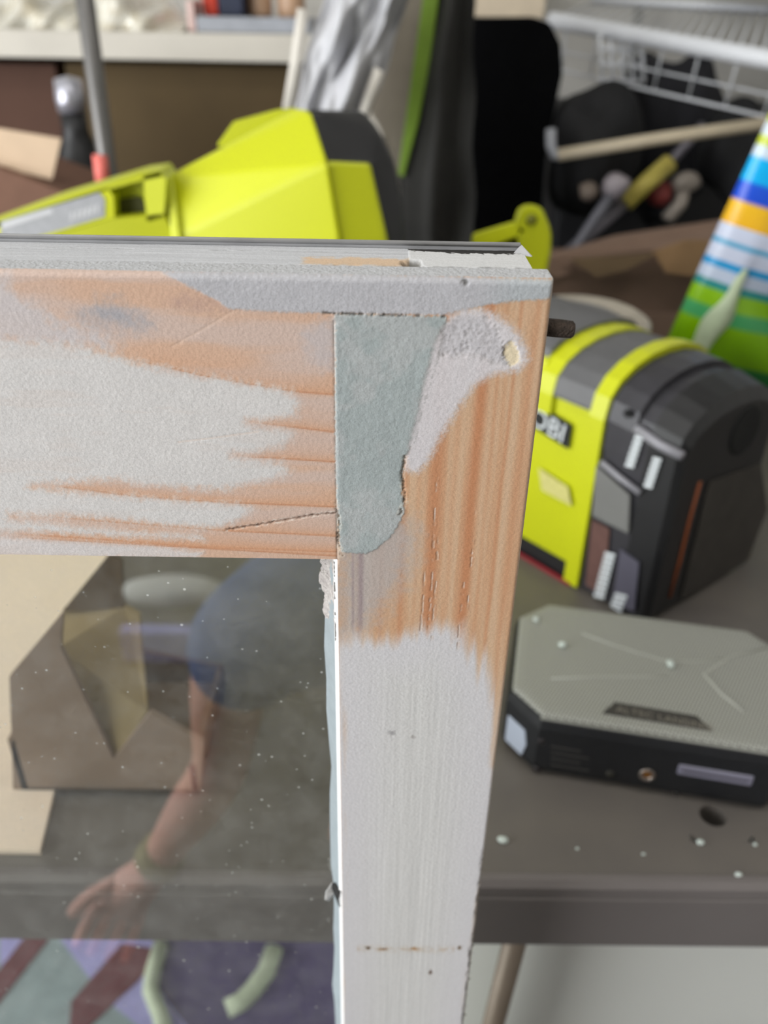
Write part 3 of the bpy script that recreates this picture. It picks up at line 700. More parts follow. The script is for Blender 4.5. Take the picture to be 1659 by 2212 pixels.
lathe('socket', [(.0001, .0006), (.0024, .0006), (.0028, .0002), (.0028, -.001)], frame(SM @ Vector((gx2, -.0001, gz2)), ex, -Vector(SM.col[1][:3])), mat('dark_socket', (48, 46, 40), .6), spk)
(ax, az), (bx_, bz) = sf(1467, 1650), sf(1623, 1697)
pt = box('port_frame', (ax, -.0012, bz), (bx_, .001, az), mat('port_bezel', (128, 126, 142), .4, var=.05), spk, .0012, SM)
box('port_slot', (ax + .003, -.0015, bz + .0035), (bx_ - .003, 0, az - .0035), mat('port_tongue', (76, 72, 84), .4), pt, .0004, SM)
for p in ((1170, 1602), (1160, 1662)):
    a, b = sf(*p); lathe('screw', [(.0001, .0004), (.0022, .0004), (.0026, 0), (.0026, -.001)], frame(SM @ Vector((a, -.0001, b)), ex, -Vector(SM.col[1][:3])), mat('screw_black', (62, 58, 60), .4, .5), spk, 12)
for i in range(4):
    (a, b), (a2, b2) = sf(1190, 1612 + i * 13), sf(1255 + (i % 2) * 18, 1621 + i * 13)
    box('print_line', (a, -.0004, b - .0006), (a2, .0, b + .0006), mat('faint_print', (62, 60, 58), .6), spk, 0, SM)
cl = Vector((UL, CH, 0)); cr_ = Vector((UL + CH, 0, 0))
dch = (cr_ - cl).normalized(); nch = Vector((-dch.y, dch.x, 0)) * -1
q0 = cl + dch * .004; q1 = cl + dch * .021
prism('corner_highlight', W([q0 + Vector((0, 0, .008)), q1 + Vector((0, 0, .008)), q1 + dch * .003 + Vector((0, 0, .020)), q1 + Vector((0, 0, .031)), q0 + Vector((0, 0, .031))]), (SM.to_3x3() @ Vector((-.7, -.7, 0))) * .0012, mat('pale_highlight', (182, 190, 206), .35, var=.03), spk, .0004)  # highlight on the rubber bumper corner, painted as a pale piece
# crumbs of dry filler
crumb_m = mat('dry_filler_crumb', (206, 216, 210), .8, var=.06)
def crumb(x, y_, z, r, sq=(1, 1, .7), label='', group=None, sd=0):
    p = on(x, y_, z)
    o = lump('filler_crumb', (p.x, p.y, z + r * sq[2] * .85), r, crumb_m, None, .35, sd, 2, sq); tag(o, label, 'crumb', group or 'crumbs of dry filler')
TS_ = TZ + SH + .0028
crumb(1157, 1341, TS_, .0022, label='round filler crumb near the back left corner of the speaker grille', sd=1)
crumb(1214, 1396, TS_, .0030, label='largest round filler crumb on the speaker grille, left of the long one', sd=2)
crumb(1447, 1438, TS_, .0040, (.62, 1.0, .5), 'long pale filler crumb in the middle of the speaker grille', sd=3)
for i, (x, y_, r, lb) in enumerate(((1086, 1817, .0030, 'wide flat filler crumb on the table close to the sash stile'), (1512, 1822, .0022, 'filler crumb on the table just in front of the round hole'), (1594, 1891, .0018, 'filler crumb on the table nearest the rim at the right'), (1247, 1834, .0010, 'tiny filler crumb on bare table between the two larger ones'), (1390, 1846, .0010, 'tiny filler crumb on the table left of the one by the hole'), (1631, 1826, .0013, 'small filler crumb on the table furthest to the right'))):
    crumb(x, y_, TZ, r, (1.2, .9, .6), lb, sd=10 + i)

# ================================================================== CORDLESS TOOL
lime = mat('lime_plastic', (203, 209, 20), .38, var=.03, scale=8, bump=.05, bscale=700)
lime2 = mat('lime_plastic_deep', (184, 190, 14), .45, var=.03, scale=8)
dgrey = mat('dark_grey_shell', (96, 96, 98), .45, var=.08, scale=30, bump=.1, bscale=900)
black = mat('black_plastic', (30, 30, 32), .4, var=.1, scale=60, bump=.1, bscale=800)
black2 = mat('charcoal_plastic', (54, 53, 58), .4, var=.1, scale=60)
white_ink = mat('white_ink', (226, 232, 236), .6, var=.02)
tp = on(1240, 1266, TZ)
AX = Vector((.63, -.777, 0)).normalized()
TM = frame(Vector((tp.x, tp.y, TZ)), AX)          # x: along the tool towards its battery, y: across (to the back right), z: up
TM[2][3] += .0004
tool = thing('cordless_tool', (tp.x, tp.y, TZ), 'lime green and grey cordless tool with black battery standing behind the speaker', 'power tool')
def arch(x, w, zs, zt, z0=0.0, inset=0.0, n=10, y0=0.0):
    """tombstone section: straight sides up to zs, round top up to zt"""
    pts = [(x, y0 + inset, z0)]
    pts.append((x, y0 + inset, zs))
    for k in range(1, n):
        a = math.pi * k / n; pts.append((x, y0 + w / 2 - (w / 2 - inset) * math.cos(a), zs + (zt - inset - zs) * math.sin(a) ** .8))
    pts.append((x, y0 + w - inset, zs)); pts.append((x, y0 + w - inset, z0))
    return [TM @ Vector(p) for p in pts]
# local measures
def tl(x, y_, ylocal=0.0):       # photo point on the tool's left side (local y = ylocal) -> local x, z
    n = Vector(TM.col[1][:3]); o = TM @ Vector((0, ylocal, 0)); d = Vector(ray(x, y_)); t = (o - Vector(CAM)).dot(n) / d.dot(n); q = TM.inverted() @ (Vector(CAM) + d * t); return q.x, q.z
WT = .14
loft('side_shell', [arch(-.17, WT, .183, .206, .008, .006), arch(-.066, WT, .183, .206, .006, .002), arch(-.064, WT, .165, .203, .006, .002), arch(-.004, WT, .165, .203, .004, .0025)], lime, tool)
base = loft('base', [arch(-.17, WT, .018, .019, 0, -.002), arch(.002, WT, .018, .019, 0, .002)], black, tool)
prism('red_strip', [TM @ Vector(p) for p in ((-.16, -.004, .0), (-.002, -.004, .0), (-.002, -.004, .003), (-.16, -.004, .003))], Vector(TM.col[1][:3]) * .002, mat('red_trim', (150, 40, 50), .5), base)
loft('top_shell', [arch(-.050, WT, .170, .205, .1675, -.0015), arch(-.008, WT, .170, .205, .1675, -.0015)], dgrey, tool)
loft('top_shell', [arch(-.16, WT - .02, .192, .210, .19, -.0015, y0=.010), arch(-.068, WT - .02, .192, .210, .19, -.0015, y0=.010)], dgrey, tool)
def band(name, x0, x1, zs, zt, z0, mt, out=.003):
    loft(name, [arch(x0, WT, zs, zt, z0, -out), arch(x1, WT, zs, zt, z0, -out)], mt, tool)
band('lime_band', -.068, -.050, .168, .206, .150, lime, .0028)
band('lime_band', -.010, .005, .165, .208, .002, lime, .0035)
# name plate on the left side
x0_, z0_ = tl(1236, 918); x1_, z1_ = tl(1222, 966); x2_, z2_ = tl(1160, 872); x3_, z3_ = tl(1160, 930)
def onside(x, z, y_=-.0014): return TM @ Vector((x, y_, max(z, .003)))
sl_ = (z0_ - z2_) / (x0_ - x2_) if abs(x0_ - x2_) > 1e-4 else 0
def plate_pt(u, v): # u back along the tool from the plate's end, v down
    return onside(x0_ - u, z0_ - sl_ * u - v)
hgt = z0_ - z1_
pl_ = prism('brand_plate', [plate_pt(0, 0), plate_pt(.095, 0), plate_pt(.095, hgt), plate_pt(0, hgt)], Vector(TM.col[1][:3]) * .001, mat('plate_black', (16, 22, 24), .5), tool, .0)
e_ = (plate_pt(0, 0) - plate_pt(.095, 0)); upv = plate_pt(0, 0) - plate_pt(0, hgt)
text('lettering', 'RYOBI', hgt * 1.12, frame(plate_pt(.005, hgt * .88) - Vector(TM.col[1][:3]) * .0006, e_, -Vector(TM.col[1][:3])), white_ink, pl_, .0002, 'RIGHT')
(gx0, gz0), (gx1, gz1), (gx2, gz2), (gx3, gz3) = tl(1165, 1010), tl(1228, 1052), tl(1236, 1092), tl(1172, 1058)
prism('side_recess', [onside(*p) for p in ((gx0, gz0), (gx1, gz1), (gx2, gz2), (gx3, gz3))], Vector(TM.col[1][:3]) * .001, mat('pale_lime_label', (214, 208, 130), .5, var=.1, scale=200), tool)
# battery
XB = .074
def bsec(x, i, top=.202, sh=.160): return arch(x, WT, sh, top, .002 + i * .5, i)
bat = loft('battery', [bsec(.004, .001), bsec(.045, .0015, .200, .158), bsec(XB - .006, .003, .196, .155), bsec(XB, .008, .190, .150)], black2, tool)
loft('battery_collar', [arch(.006, WT, .166, .206, .140, -.0006), arch(.032, WT, .164, .204, .140, -.0004)], black2, bat)
loft('battery_cap', [bsec(.046, -.0006, .201, .159), bsec(XB - .004, .002, .197, .156), bsec(XB + .001, .007, .191, .151)], black, bat)
hx, hz0 = tl(1357, 893)
lathe('screw_hole', [(.0001, -.0006), (.0022, -.0006), (.0034, .0004), (.0036, -.001)], frame(onside(hx, hz0, -.0010), AX, -Vector(TM.col[1][:3])), mat('hole_black', (8, 9, 10), .8), bat, 14)
def quad(name, pts, mt, th=.0016, y_=-.0012, par=bat, bev=0.0):
    return prism(name, [onside(*tl(*p), y_) for p in pts], -Vector(TM.col[1][:3]) * th, mt, par, bev)
quad('release_latch', [(1292, 1002), (1366, 1068), (1362, 1150), (1284, 1112)], mat('latch_grey', (118, 118, 116), .5, var=.05), .003, -.0005, bev=.0006)
rid = mat('ridge_grey', (150, 149, 156), .35, var=.04)
tube('latch_ridge', [onside(*tl(*p), -.0032) for p in ((1304, 996), (1345, 1030), (1388, 1062))], .0026, rid, bat, 10)
tube('latch_ridge', [onside(*tl(*p), -.0004) for p in ((1375, 925), (1425, 960), (1475, 985))], .0036, rid, bat, 10)
warm = mat('brown_label', (104, 74, 68), .5, var=.12, scale=90)
quad('rating_label', [(1280, 1122), (1318, 1142), (1306, 1288), (1266, 1262)], warm, .0006, -.0004)
quad('side_panel', [(1342, 1185), (1383, 1215), (1372, 1320), (1326, 1300)], mat('slate_panel', (90, 88, 102), .4, var=.05), .0014, -.0004)
def ticks(a, b, n, w):       # a column of small white printed marks, too blurred to read
    for k in range(n):
        t0 = k / n; t1 = (k + .72) / n
        c_ = lambda t: (a[0] + (b[0] - a[0]) * t, a[1] + (b[1] - a[1]) * t)
        p, q = c_(t0), c_(t1)
        quad('print_mark', [(p[0] - w, p[1]), (p[0] + w, p[1] + w * .5), (q[0] + w, q[1] + w * .5), (q[0] - w, q[1])], white_ink, .0003, -.0022)
ticks((1385, 938), (1362, 1008), 6, 9); ticks((1424, 985), (1402, 1052), 6, 9)
ticks((1322, 1190), (1296, 1290), 9, 11); ticks((1346, 1278), (1330, 1318), 4, 13)
# end face of the battery: orange seam and recess
def onend(x, y_):
    n = AX; o = TM @ Vector((XB + .0012, 0, 0)); d = Vector(ray(x, y_)); t = (o - Vector(CAM)).dot(n) / d.dot(n); q = Vector(CAM) + d * t; q.z = max(q.z, TZ + .004); return q
tube('orange_seam', [onend(*p) for p in ((1512, 1040), (1490, 1120), (1468, 1210), (1446, 1290))], .0016, mat('orange_seam', (150, 78, 40), .5), bat, 8)
prism('end_panel', [onend(*p) for p in ((1530, 1040), (1640, 1000), (1655, 1100), (1600, 1250), (1540, 1285), (1468, 1290))], AX * .0015, mat('end_panel_grey', (62, 58, 54), .6, var=.2, scale=60), bat)
tube('end_panel_edge', [onend(*p) for p in ((1632, 1150), (1615, 1215), (1585, 1262), (1540, 1288))], .0010, mat('seam_light', (120, 108, 98), .5), bat, 8)
lathe('end_recess', [(.0001, .0002), (.016, .0002), (.021, .0010), (.022, -.001)], frame(onend(1610, 930), Vector(TM.col[1][:3]), AX), mat('hole_black', (8, 9, 10)), bat, 20)
# motor head: grey dome rising behind
hd = at(1235, 720, .60)
dome = [(.001, .115), (.03, .113), (.055, .105), (.078, .088), (.092, .064), (.098, .035), (.098, 0)]
lathe('motor_head', dome[::-1], frame(Vector((hd.x - .005, .60, TZ + .075)), (1, 0, 0), (.25, -.1, 1)), mat('pale_grey_shell', (128, 128, 130), .5, var=.06, scale=30), tool, 32)
lathe('head_rim', [(.060, .1005), (.0615, .1030), (.068, .0990), (.0675, .0965)], frame(Vector((hd.x + .012, .615, TZ + .077)), (1, 0, 0), (.30, -.05, 1)), mat('beige_rim', (172, 164, 150), .5), tool, 32)

# ================================================================== BIG LIME BLOWER AT THE LEFT
blw = thing('leaf_blower', (-.10, .62, TZ), 'large lime green blower with a grey labelled handle standing on the table', 'power tool')
YB = .60
def P(x, y_, Y): return at(x, y_, Y)
def hull(name, pts, mt, parent, smooth=False, bevel=0.0):
    bm = bmesh.new()
    for p in pts: bm.verts.new(p)
    r = bmesh.ops.convex_hull(bm, input=bm.verts)
    bmesh.ops.delete(bm, geom=[e for e in r['geom_interior'] if isinstance(e, bmesh.types.BMVert)], context='VERTS')
    bmesh.ops.dissolve_limit(bm, angle_limit=.02, verts=bm.verts, edges=bm.edges)
    if bevel: bmesh.ops.bevel(bm, geom=list(bm.edges), offset=bevel, segments=2, profile=.5, affect='EDGES')
    return bm_obj(name, bm, mt, parent, smooth)
zf = lambda p, z: Vector((p.x, p.y, z))
lowL = P(395, 560, YB - .03); lowR = P(735, 560, YB - .045)
hull('front_shell', [P(356, 384, YB + .01), P(640, 234, YB + .045), P(672, 240, YB + .03), P(708, 352, YB - .035), P(470, 432, YB - .015), P(384, 512, YB - .02),
                     P(735, 520, YB - .045), zf(lowL, TZ + .05), zf(lowR, TZ + .05), P(356, 384, YB + .13), P(640, 236, YB + .15), P(700, 350, YB + .16), zf(P(400, 560, YB + .12), TZ + .05), zf(P(735, 560, YB + .15), TZ + .05)], lime, blw, False, .003)
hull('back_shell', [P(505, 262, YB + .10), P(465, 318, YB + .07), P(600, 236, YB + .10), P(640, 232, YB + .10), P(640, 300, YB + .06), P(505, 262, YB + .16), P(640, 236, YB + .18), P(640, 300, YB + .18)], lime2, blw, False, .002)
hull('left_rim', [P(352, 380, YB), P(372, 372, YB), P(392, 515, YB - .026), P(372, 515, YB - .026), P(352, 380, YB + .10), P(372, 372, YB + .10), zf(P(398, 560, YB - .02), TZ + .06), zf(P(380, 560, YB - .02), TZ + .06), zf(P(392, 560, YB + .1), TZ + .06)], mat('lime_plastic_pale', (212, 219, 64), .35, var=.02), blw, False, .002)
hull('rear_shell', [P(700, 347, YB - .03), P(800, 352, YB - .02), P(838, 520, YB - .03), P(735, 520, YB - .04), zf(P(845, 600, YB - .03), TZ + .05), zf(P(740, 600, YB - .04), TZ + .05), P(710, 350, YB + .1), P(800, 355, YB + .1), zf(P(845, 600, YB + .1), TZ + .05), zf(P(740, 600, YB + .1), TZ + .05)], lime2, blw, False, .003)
hull('rear_band', [P(660, 236, YB + .03), P(784, 240, YB + .05), P(815, 275, YB + .03), P(850, 345, YB + .01), P(868, 440, YB - .005), P(876, 540, YB - .01), P(712, 356, YB - .02), P(800, 356, YB - .012), P(838, 520, YB - .022), zf(P(880, 600, YB - .01), TZ + .05), zf(P(800, 600, YB - .01), TZ + .05),
                   P(668, 240, YB + .15), P(784, 244, YB + .15), P(850, 350, YB + .14), zf(P(880, 600, YB + .14), TZ + .05), zf(P(760, 600, YB + .14), TZ + .05)], black, blw, False, .004)
box('foot', (lowL.x - .02, YB - .03, TZ), (lowR.x + .07, YB + .14, TZ + .055), black, blw, .006)
# handle: a flat loop backed by a plate, the opening's dark depth painted as a patch
Yh = YB - .02
hv = Vector((0, .045, 0))
def bar(name, pts, mt=lime, th=None): return prism(name, [P(*p, Yh) for p in pts], th or hv, mt, blw)
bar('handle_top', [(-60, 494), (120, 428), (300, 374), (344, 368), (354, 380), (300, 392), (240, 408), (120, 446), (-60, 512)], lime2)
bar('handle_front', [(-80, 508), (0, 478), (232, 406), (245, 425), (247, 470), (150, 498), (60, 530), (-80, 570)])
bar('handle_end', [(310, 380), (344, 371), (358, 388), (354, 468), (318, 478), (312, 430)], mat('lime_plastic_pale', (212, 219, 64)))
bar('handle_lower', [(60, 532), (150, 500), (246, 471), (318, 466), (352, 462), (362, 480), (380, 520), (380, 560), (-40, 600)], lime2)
prism('handle_back', [P(*p, Yh + .022) for p in ((236, 404), (338, 384), (338, 480), (236, 490))], (0, .02, 0), lime2, blw)
prism('grip_shade', [P(*p, Yh + .019) for p in ((253, 432), (300, 424), (312, 436), (316, 460), (258, 470))], (0, .004, 0), mat('grip_dark', (70, 70, 28), .6), blw)
lab = prism('grey_label', [P(*p, Yh - .0008) for p in ((2, 478), (214, 416), (226, 430), (226, 468), (140, 494), (60, 516), (0, 535))], (0, .002, 0), mat('label_grey', (164, 166, 170), .5, var=.08, scale=120), blw)
for k in range(6):
    x = 152 + k * 11; yb = 478 - k * 3.4
    prism('print_mark', [P(x, yb, Yh - .0012), P(x + 6, yb - 2, Yh - .0012), P(x + 6, yb - 20, Yh - .0012), P(x, yb - 18, Yh - .0012)], (0, .0005, 0), mat('label_pale', (206, 208, 210), .5), lab)
prism('label_mark', [P(*p, Yh - .0012) for p in ((4, 482), (112, 450), (114, 460), (4, 494))], (0, .0005, 0), mat('label_pale', (206, 208, 210), .5), lab)
tube('handle_post', [P(150, 560, Yh + .02), zf(P(150, 560, Yh + .02), TZ + .004)], .016, black, blw, 14)

# ================================================================== STRIPED BAG
def stripe_mat():
    mt = bpy.data.materials.new('striped_print'); mt.use_nodes = True
    nt = mt.node_tree; N = nt.nodes; L = nt.links; b = N['Principled BSDF']; b.inputs['Roughness'].default_value = .25
    tc = N.new('ShaderNodeTexCoord'); sx = N.new('ShaderNodeSeparateXYZ')
    uv = N.new('ShaderNodeAttribute'); uv.attribute_name = 'along'
    rp = N.new('ShaderNodeValToRGB'); rp.color_ramp.interpolation = 'LINEAR'
    st = [(0, (20, 60, 40)), (.05, (40, 130, 60)), (.095, (40, 130, 60)), (.105, (130, 190, 10)), (.235, (140, 198, 10)), (.245, (80, 180, 110)), (.285, (80, 180, 110)), (.295, (150, 208, 30)), (.345, (150, 208, 30)),
          (.352, (30, 150, 150)), (.37, (30, 150, 150)), (.378, (205, 218, 240)), (.415, (205, 218, 240)), (.42, (20, 160, 225)), (.44, (20, 160, 225)), (.445, (214, 222, 244)), (.49, (214, 222, 244)), (.495, (60, 170, 215)), (.505, (60, 170, 215)), (.51, (214, 222, 244)), (.555, (214, 222, 244)),
          ]
    st2 = [(.56, (250, 190, 40)), (.63, (250, 196, 40)), (.638, (30, 80, 215)), (.69, (30, 90, 225)), (.698, (0, 180, 250)), (.765, (0, 185, 250)), (.775, (210, 226, 240)), (.80, (210, 226, 240)), (.808, (200, 214, 60)), (.83, (200, 214, 60)), (.838, (214, 226, 236)), (.87, (214, 226, 236)), (.878, (205, 216, 60)), (.90, (205, 216, 60)), (.91, (205, 222, 240)), (.935, (205, 222, 240)), (.94, (200, 214, 60)), (.96, (200, 214, 60)), (.97, (205, 222, 240)), (1.0, (205, 222, 240))]
    def ramp(node, stops):
        e = node.color_ramp.elements
        while len(e) > 1: e.remove(e[-1])
        e[0].position = stops[0][0]; e[0].color = lin(stops[0][1])
        for p, c in stops[1:]:
            n = e.new(p); n.color = lin(c)
    r2 = N.new('ShaderNodeValToRGB'); ramp(rp, st); ramp(r2, st2)
    L.new(uv.outputs['Fac'], rp.inputs[0]); L.new(uv.outputs['Fac'], r2.inputs[0])
    gt = N.new('ShaderNodeMath'); gt.operation = 'GREATER_THAN'; gt.inputs[1].default_value = .5575; L.new(uv.outputs['Fac'], gt.inputs[0])
    mx = N.new('ShaderNodeMix'); mx.data_type = 'RGBA'; L.new(gt.outputs[0], mx.inputs[0]); L.new(rp.outputs[0], mx.inputs[6]); L.new(r2.outputs[0], mx.inputs[7])
    L.new(mx.outputs[2], b.inputs['Base Color'])
    return mt
bA = at(1424, 770, .72); bB = at(1655, 262, .72)          # left edge of the bag
upv = (bB - bA).normalized()
LEN = (bB - bA).length * 1.16
bA = bA - upv * .02; LEN += .02
wv_ = (at(1640, 655, .74) - at(1520, 600, .72)); wv_ = (wv_ - upv * wv_.dot(upv)).normalized()
nv_ = wv_.cross(upv).normalized()
nu, nw = 60, 40
V = []; F = []; al = []
BW = .27
def bag_pt(u, v, side, lift=0.0):
    puff = .042 * (max(0, math.sin(math.pi * v)) ** .55) * (.35 + .65 * max(0, math.sin(math.pi * min(1, u * 1.02))) ** .5)
    f1 = math.exp(-((v - .12) / .03) ** 2) * .008 * math.exp(-((u - .25) / .25) ** 2)
    f2 = .006 * math.sin(9 * v + 4 * u) * math.sin(math.pi * v) + .004 * math.sin(23 * u + 11 * v) * math.sin(math.pi * v)
    return bA + upv * (LEN * u) + wv_ * (BW * v) + nv_ * (side * puff + (side == 1) * (f1 + f2) + lift)
for side in (-1, 1):
    for i in range(nu + 1):
        for j in range(nw + 1):
            V.append(bag_pt(i / nu, j / nw, side)); al.append(i / nu)
    b = len(V) - (nu + 1) * (nw + 1)
    for i in range(nu):
        for j in range(nw):
            q = (b + i * (nw + 1) + j, b + i * (nw + 1) + j + 1, b + (i + 1) * (nw + 1) + j + 1, b + (i + 1) * (nw + 1) + j)
            F.append(q if side == 1 else q[::-1])
bagz = min(v.z for v in V)
bag = mesh('striped_bag', V, F, stripe_mat(), None, True, origin=(bA.x + .12, .76, bagz))
a_ = bag.data.attributes.new('along', 'FLOAT', 'POINT'); a_.data.foreach_set('value', al)
bmm = bmesh.new(); bmm.from_mesh(bag.data); bmesh.ops.remove_doubles(bmm, verts=bmm.verts, dist=1e-5); bmm.to_mesh(bag.data); bmm.free()
tag(bag, 'slanting bag printed with blue, white, orange and green stripes', 'bag')
V = []; F = []  # glare on the bag's crease, painted as a raised pale strip
for i in range(25):
    u = .04 + .40 * i / 24; w_ = .046 * math.sin(math.pi * (.12 + .80 * i / 24)) * (1 + .12 * math.sin(i * .6)); vc = .105 + .03 * i / 24 + .003 * math.sin(i * .5)
    for j in range(5): V.append(bag_pt(u, vc + w_ * (j / 4 - .5) * 2, 1, .0012 + .002 * (1 - abs(j - 2) / 2)))
for i in range(24):
    for j in range(4): F.append((i * 5 + j, i * 5 + j + 1, i * 5 + j + 6, i * 5 + j + 5))
mesh('crease_glare', V, F, mat('crease_glare_pale', (206, 222, 186), .3, var=.12, scale=60), bag, True)['label'] = 'pale strip painting the glare along the crease in the bag'

# ================================================================== SMALL LIME CLAMP, CARDBOARD, RIGHT SIDE
cl_ = thing('hand_clamp', at(1110, 540, .70), 'small lime green clamp handle just beyond the sash corner', 'clamp')
Yc = .70
hull('jaw', [P(1018, 528, Yc), P(1020, 505, Yc), P(1110, 478, Yc), P(1150, 500, Yc), P(1110, 515, Yc), P(1030, 545, Yc), P(1020, 505, Yc + .03), P(1110, 478, Yc + .03), P(1030, 545, Yc + .03)], lime, cl_, False, .003)
hull('grip', [P(1108, 480, Yc), P(1120, 448, Yc), P(1145, 438, Yc), P(1172, 450, Yc), P(1192, 500, Yc), P(1190, 545, Yc), P(1170, 640, Yc), P(1140, 640, Yc), P(1128, 520, Yc), P(1120, 448, Yc + .03), P(1172, 450, Yc + .03), P(1190, 545, Yc + .03), P(1150, 640, Yc + .03)], lime2, cl_, False, .004)
lathe('pivot', [(.0001, .002), (.005, .002), (.006, 0), (.006, -.003)], frame(P(1148, 475, Yc - .001), (1, 0, 0), (0, -1, 0)), mat('pivot_dark', (110, 112, 20), .5), cl_, 14)
tube('post', [P(1155, 620, Yc + .02), zf(P(1155, 620, Yc + .02), TZ)], .012, black, cl_)

card = mat('cardboard_brown', (128, 104, 88), .9, scale=20, var=.08, bump=.1, bscale=300)
card2 = mat('cardboard_tan', (142, 112, 78), .9, scale=20, var=.08)
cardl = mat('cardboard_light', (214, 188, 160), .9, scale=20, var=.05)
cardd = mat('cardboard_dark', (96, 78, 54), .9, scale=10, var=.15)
def panel(name, pts, th, mt, parent): return prism(name, pts, th, mt, parent)
bx = thing('cardboard_box', (.42, 1.06, 0), 'open brown cardboard box with bent flaps right of the sash corner', 'box')
Yk = .94
panel('side', [P(1080, 640, Yk), P(1240, 560, Yk), P(1570, 520, Yk + .02), P(1570, 720, Yk + .02), P(1080, 760, Yk)], (0, .006, 0), card, bx)
fl_ = panel('flap', [P(1140, 570, Yk - .01), P(1330, 515, Yk + .10), P(1580, 478, Yk + .14), P(1580, 520, Yk + .06), P(1400, 545, Yk + .04), P(1200, 600, Yk - .01)], (0, .004, .004), card, bx)
panel('flap', [P(1410, 545, Yk - .01), P(1480, 520, Yk - .01), P(1575, 520, Yk - .01), P(1530, 600, Yk - .02), P(1440, 590, Yk - .02)], (0, .004, 0), card2, bx)
panel('flap', [P(1230, 560, Yk - .012), P(1420, 548, Yk - .012), P(1350, 585, Yk - .03), P(1290, 600, Yk - .03)], (0, .004, 0), cardd, bx)
panel('side', [(.20, Yk, .04), (.62, Yk, .04), (.62, Yk, .80), (.20, Yk, .80)], (0, .006, 0), card, bx)
panel('side', [(.20, Yk + .20, .04), (.62, Yk + .20, .04), (.62, Yk + .20, .84), (.20, Yk + .20, .84)], (0, .006, 0), card, bx)
panel('side', [(.20, Yk, .04), (.20, Yk + .20, .04), (.20, Yk + .20, .80), (.20, Yk, .80)], (.006, 0, 0), card, bx)
panel('side', [(.62, Yk, .04), (.62, Yk + .20, .04), (.62, Yk + .20, .80), (.62, Yk, .80)], (-.006, 0, 0), card, bx)
panel('bottom', [(.20, Yk, 0), (.62, Yk, 0), (.62, Yk + .20, 0), (.20, Yk + .20, 0)], (0, 0, .04), card, bx)

# wire shelf on the right with the dark things hanging under it
wire = mat('white_wire_coating', (224, 226, 230), .4, var=.02)
wsf = thing('wire_shelf', (.95, 1.5, 1.05), 'white coated wire shelf running across the top right', 'shelf')
e0, e1 = P(1200, 45, 1.50), P(1700, 136, 1.16)
e0 = e0 + (e0 - e1) * .02
tube('front_rail', [e0, e1 + (e1 - e0) * .6], .0135, wire, wsf, 14)
bk0, bk1 = P(1280, 2, 1.86), P(1720, 25, 1.60)
tube('back_rail', [bk0, bk1 + (bk1 - bk0) * .6], .008, wire, wsf)
f0, f1_ = P(1225, -30, 1.52), P(1720, 28, 1.20)
for k in range(34):
    t = k / 33 * 1.5; a = e0.lerp(e1, t); b = bk0.lerp(bk1, t)
    tube('wire', [a, b], .0020, wire, wsf, 6)
for k in range(7):
    t = .08 + k * .15; a = e0.lerp(e1, t); tube('hanging_wire', [a, a + Vector((.004, .03, -.075))], .0018, wire, wsf, 6)
lo0 = e0.lerp(e1, .03) + Vector((.004, .03, -.075)); lo1 = e1 + Vector((.004, .03, -.075))
tube('lower_rail', [lo0, lo1], .0024, wire, wsf)
tube('lower_rail', [lo0 + Vector((0, 0, .03)), lo1 + Vector((0, 0, .03))], .0018, wire, wsf)
pst = mat('steel_upright', (150, 150, 146), .5, .2)
tube('upright', [e1 + (e1 - e0) * .58, Vector((*(e1 + (e1 - e0) * .58).xy, 0))], .012, pst, wsf)
tube('upright', [bk0 + Vector((.12, .07, 0)), Vector((bk0.x + .12, bk0.y + .07, 0))], .012, pst, wsf)
shb = thing('storage_bin', P(1400, 60, 1.72), 'pale plastic bin lying on the wire shelf', 'bin')
box('bin_body', (.62, 1.52, 1.20), (1.25, 1.76, 1.37), mat('bin_plastic', (206, 206, 198), .4, var=.03), shb, .02)
box('bin_lid', (.60, 1.50, 1.366), (1.27, 1.78, 1.395), mat('bin_lid_plastic', (188, 192, 192), .4), shb, .008)
# basket of white wire
bsk = thing('wire_basket', P(1350, 150, 1.38), 'small white wire basket hanging below the wire shelf', 'basket')
Yb_ = 1.40
for k in range(5):
    x = 1296 + k * 22; tube('wire', [P(x, 60, Yb_), P(x + 6, 178, Yb_), P(x + 6, 178, Yb_ + .02)], .0035, wire, bsk, 6)
for k in range(4):
    y_ = 70 + k * 34; tube('wire', [P(1292, y_, Yb_), P(1392, y_ + 6, Yb_)], .0035, wire, bsk, 6)
# black bags under the shelf
bfab = mat('black_fabric', (17, 17, 20), .75, var=.3, scale=30, bump=.2, bscale=200)
bfab2 = mat('dark_navy_fabric', (30, 30, 36), .8, var=.3, scale=20)
def blob(name, c, Y, rx, rz, mt, label, cat, sd, ry=.06):
    p = P(c[0], c[1], Y); d = (Y - CAM[1]) * 1.13 / FPX
    o = lump(name, p, 1, mt, None, .42, sd, 4, (rx * d, ry, rz * d)); return tag(o, label, cat)
blob('shoulder_bag', (1435, 305, 1.45), 1.49, 85, 125, bfab2, 'tall black fabric bag hanging below the wire shelf', 'bag', 3)
blob('soft_bag', (1275, 330, 1.45), 1.36, 85, 115, bfab, 'black soft bag bunched beside the dark upright panel', 'bag', 5)
blob('strap_bundle', (1590, 335, 1.45), 1.36, 60, 80, bfab, 'black strap bundle at the far right under the wire shelf', 'straps', 8)
dk = tag(box('dark_fill_block', (.36, 1.58, 0), (1.35, 1.86, P(1400, 240, 1.58).z), mat('dark_fill', (26, 26, 30), .6, var=.2, scale=10), None, .01), 'dark block added to fill the darkness beneath the wire shelf', 'added block')  # added dark block, fills the blackness behind the hanging bags
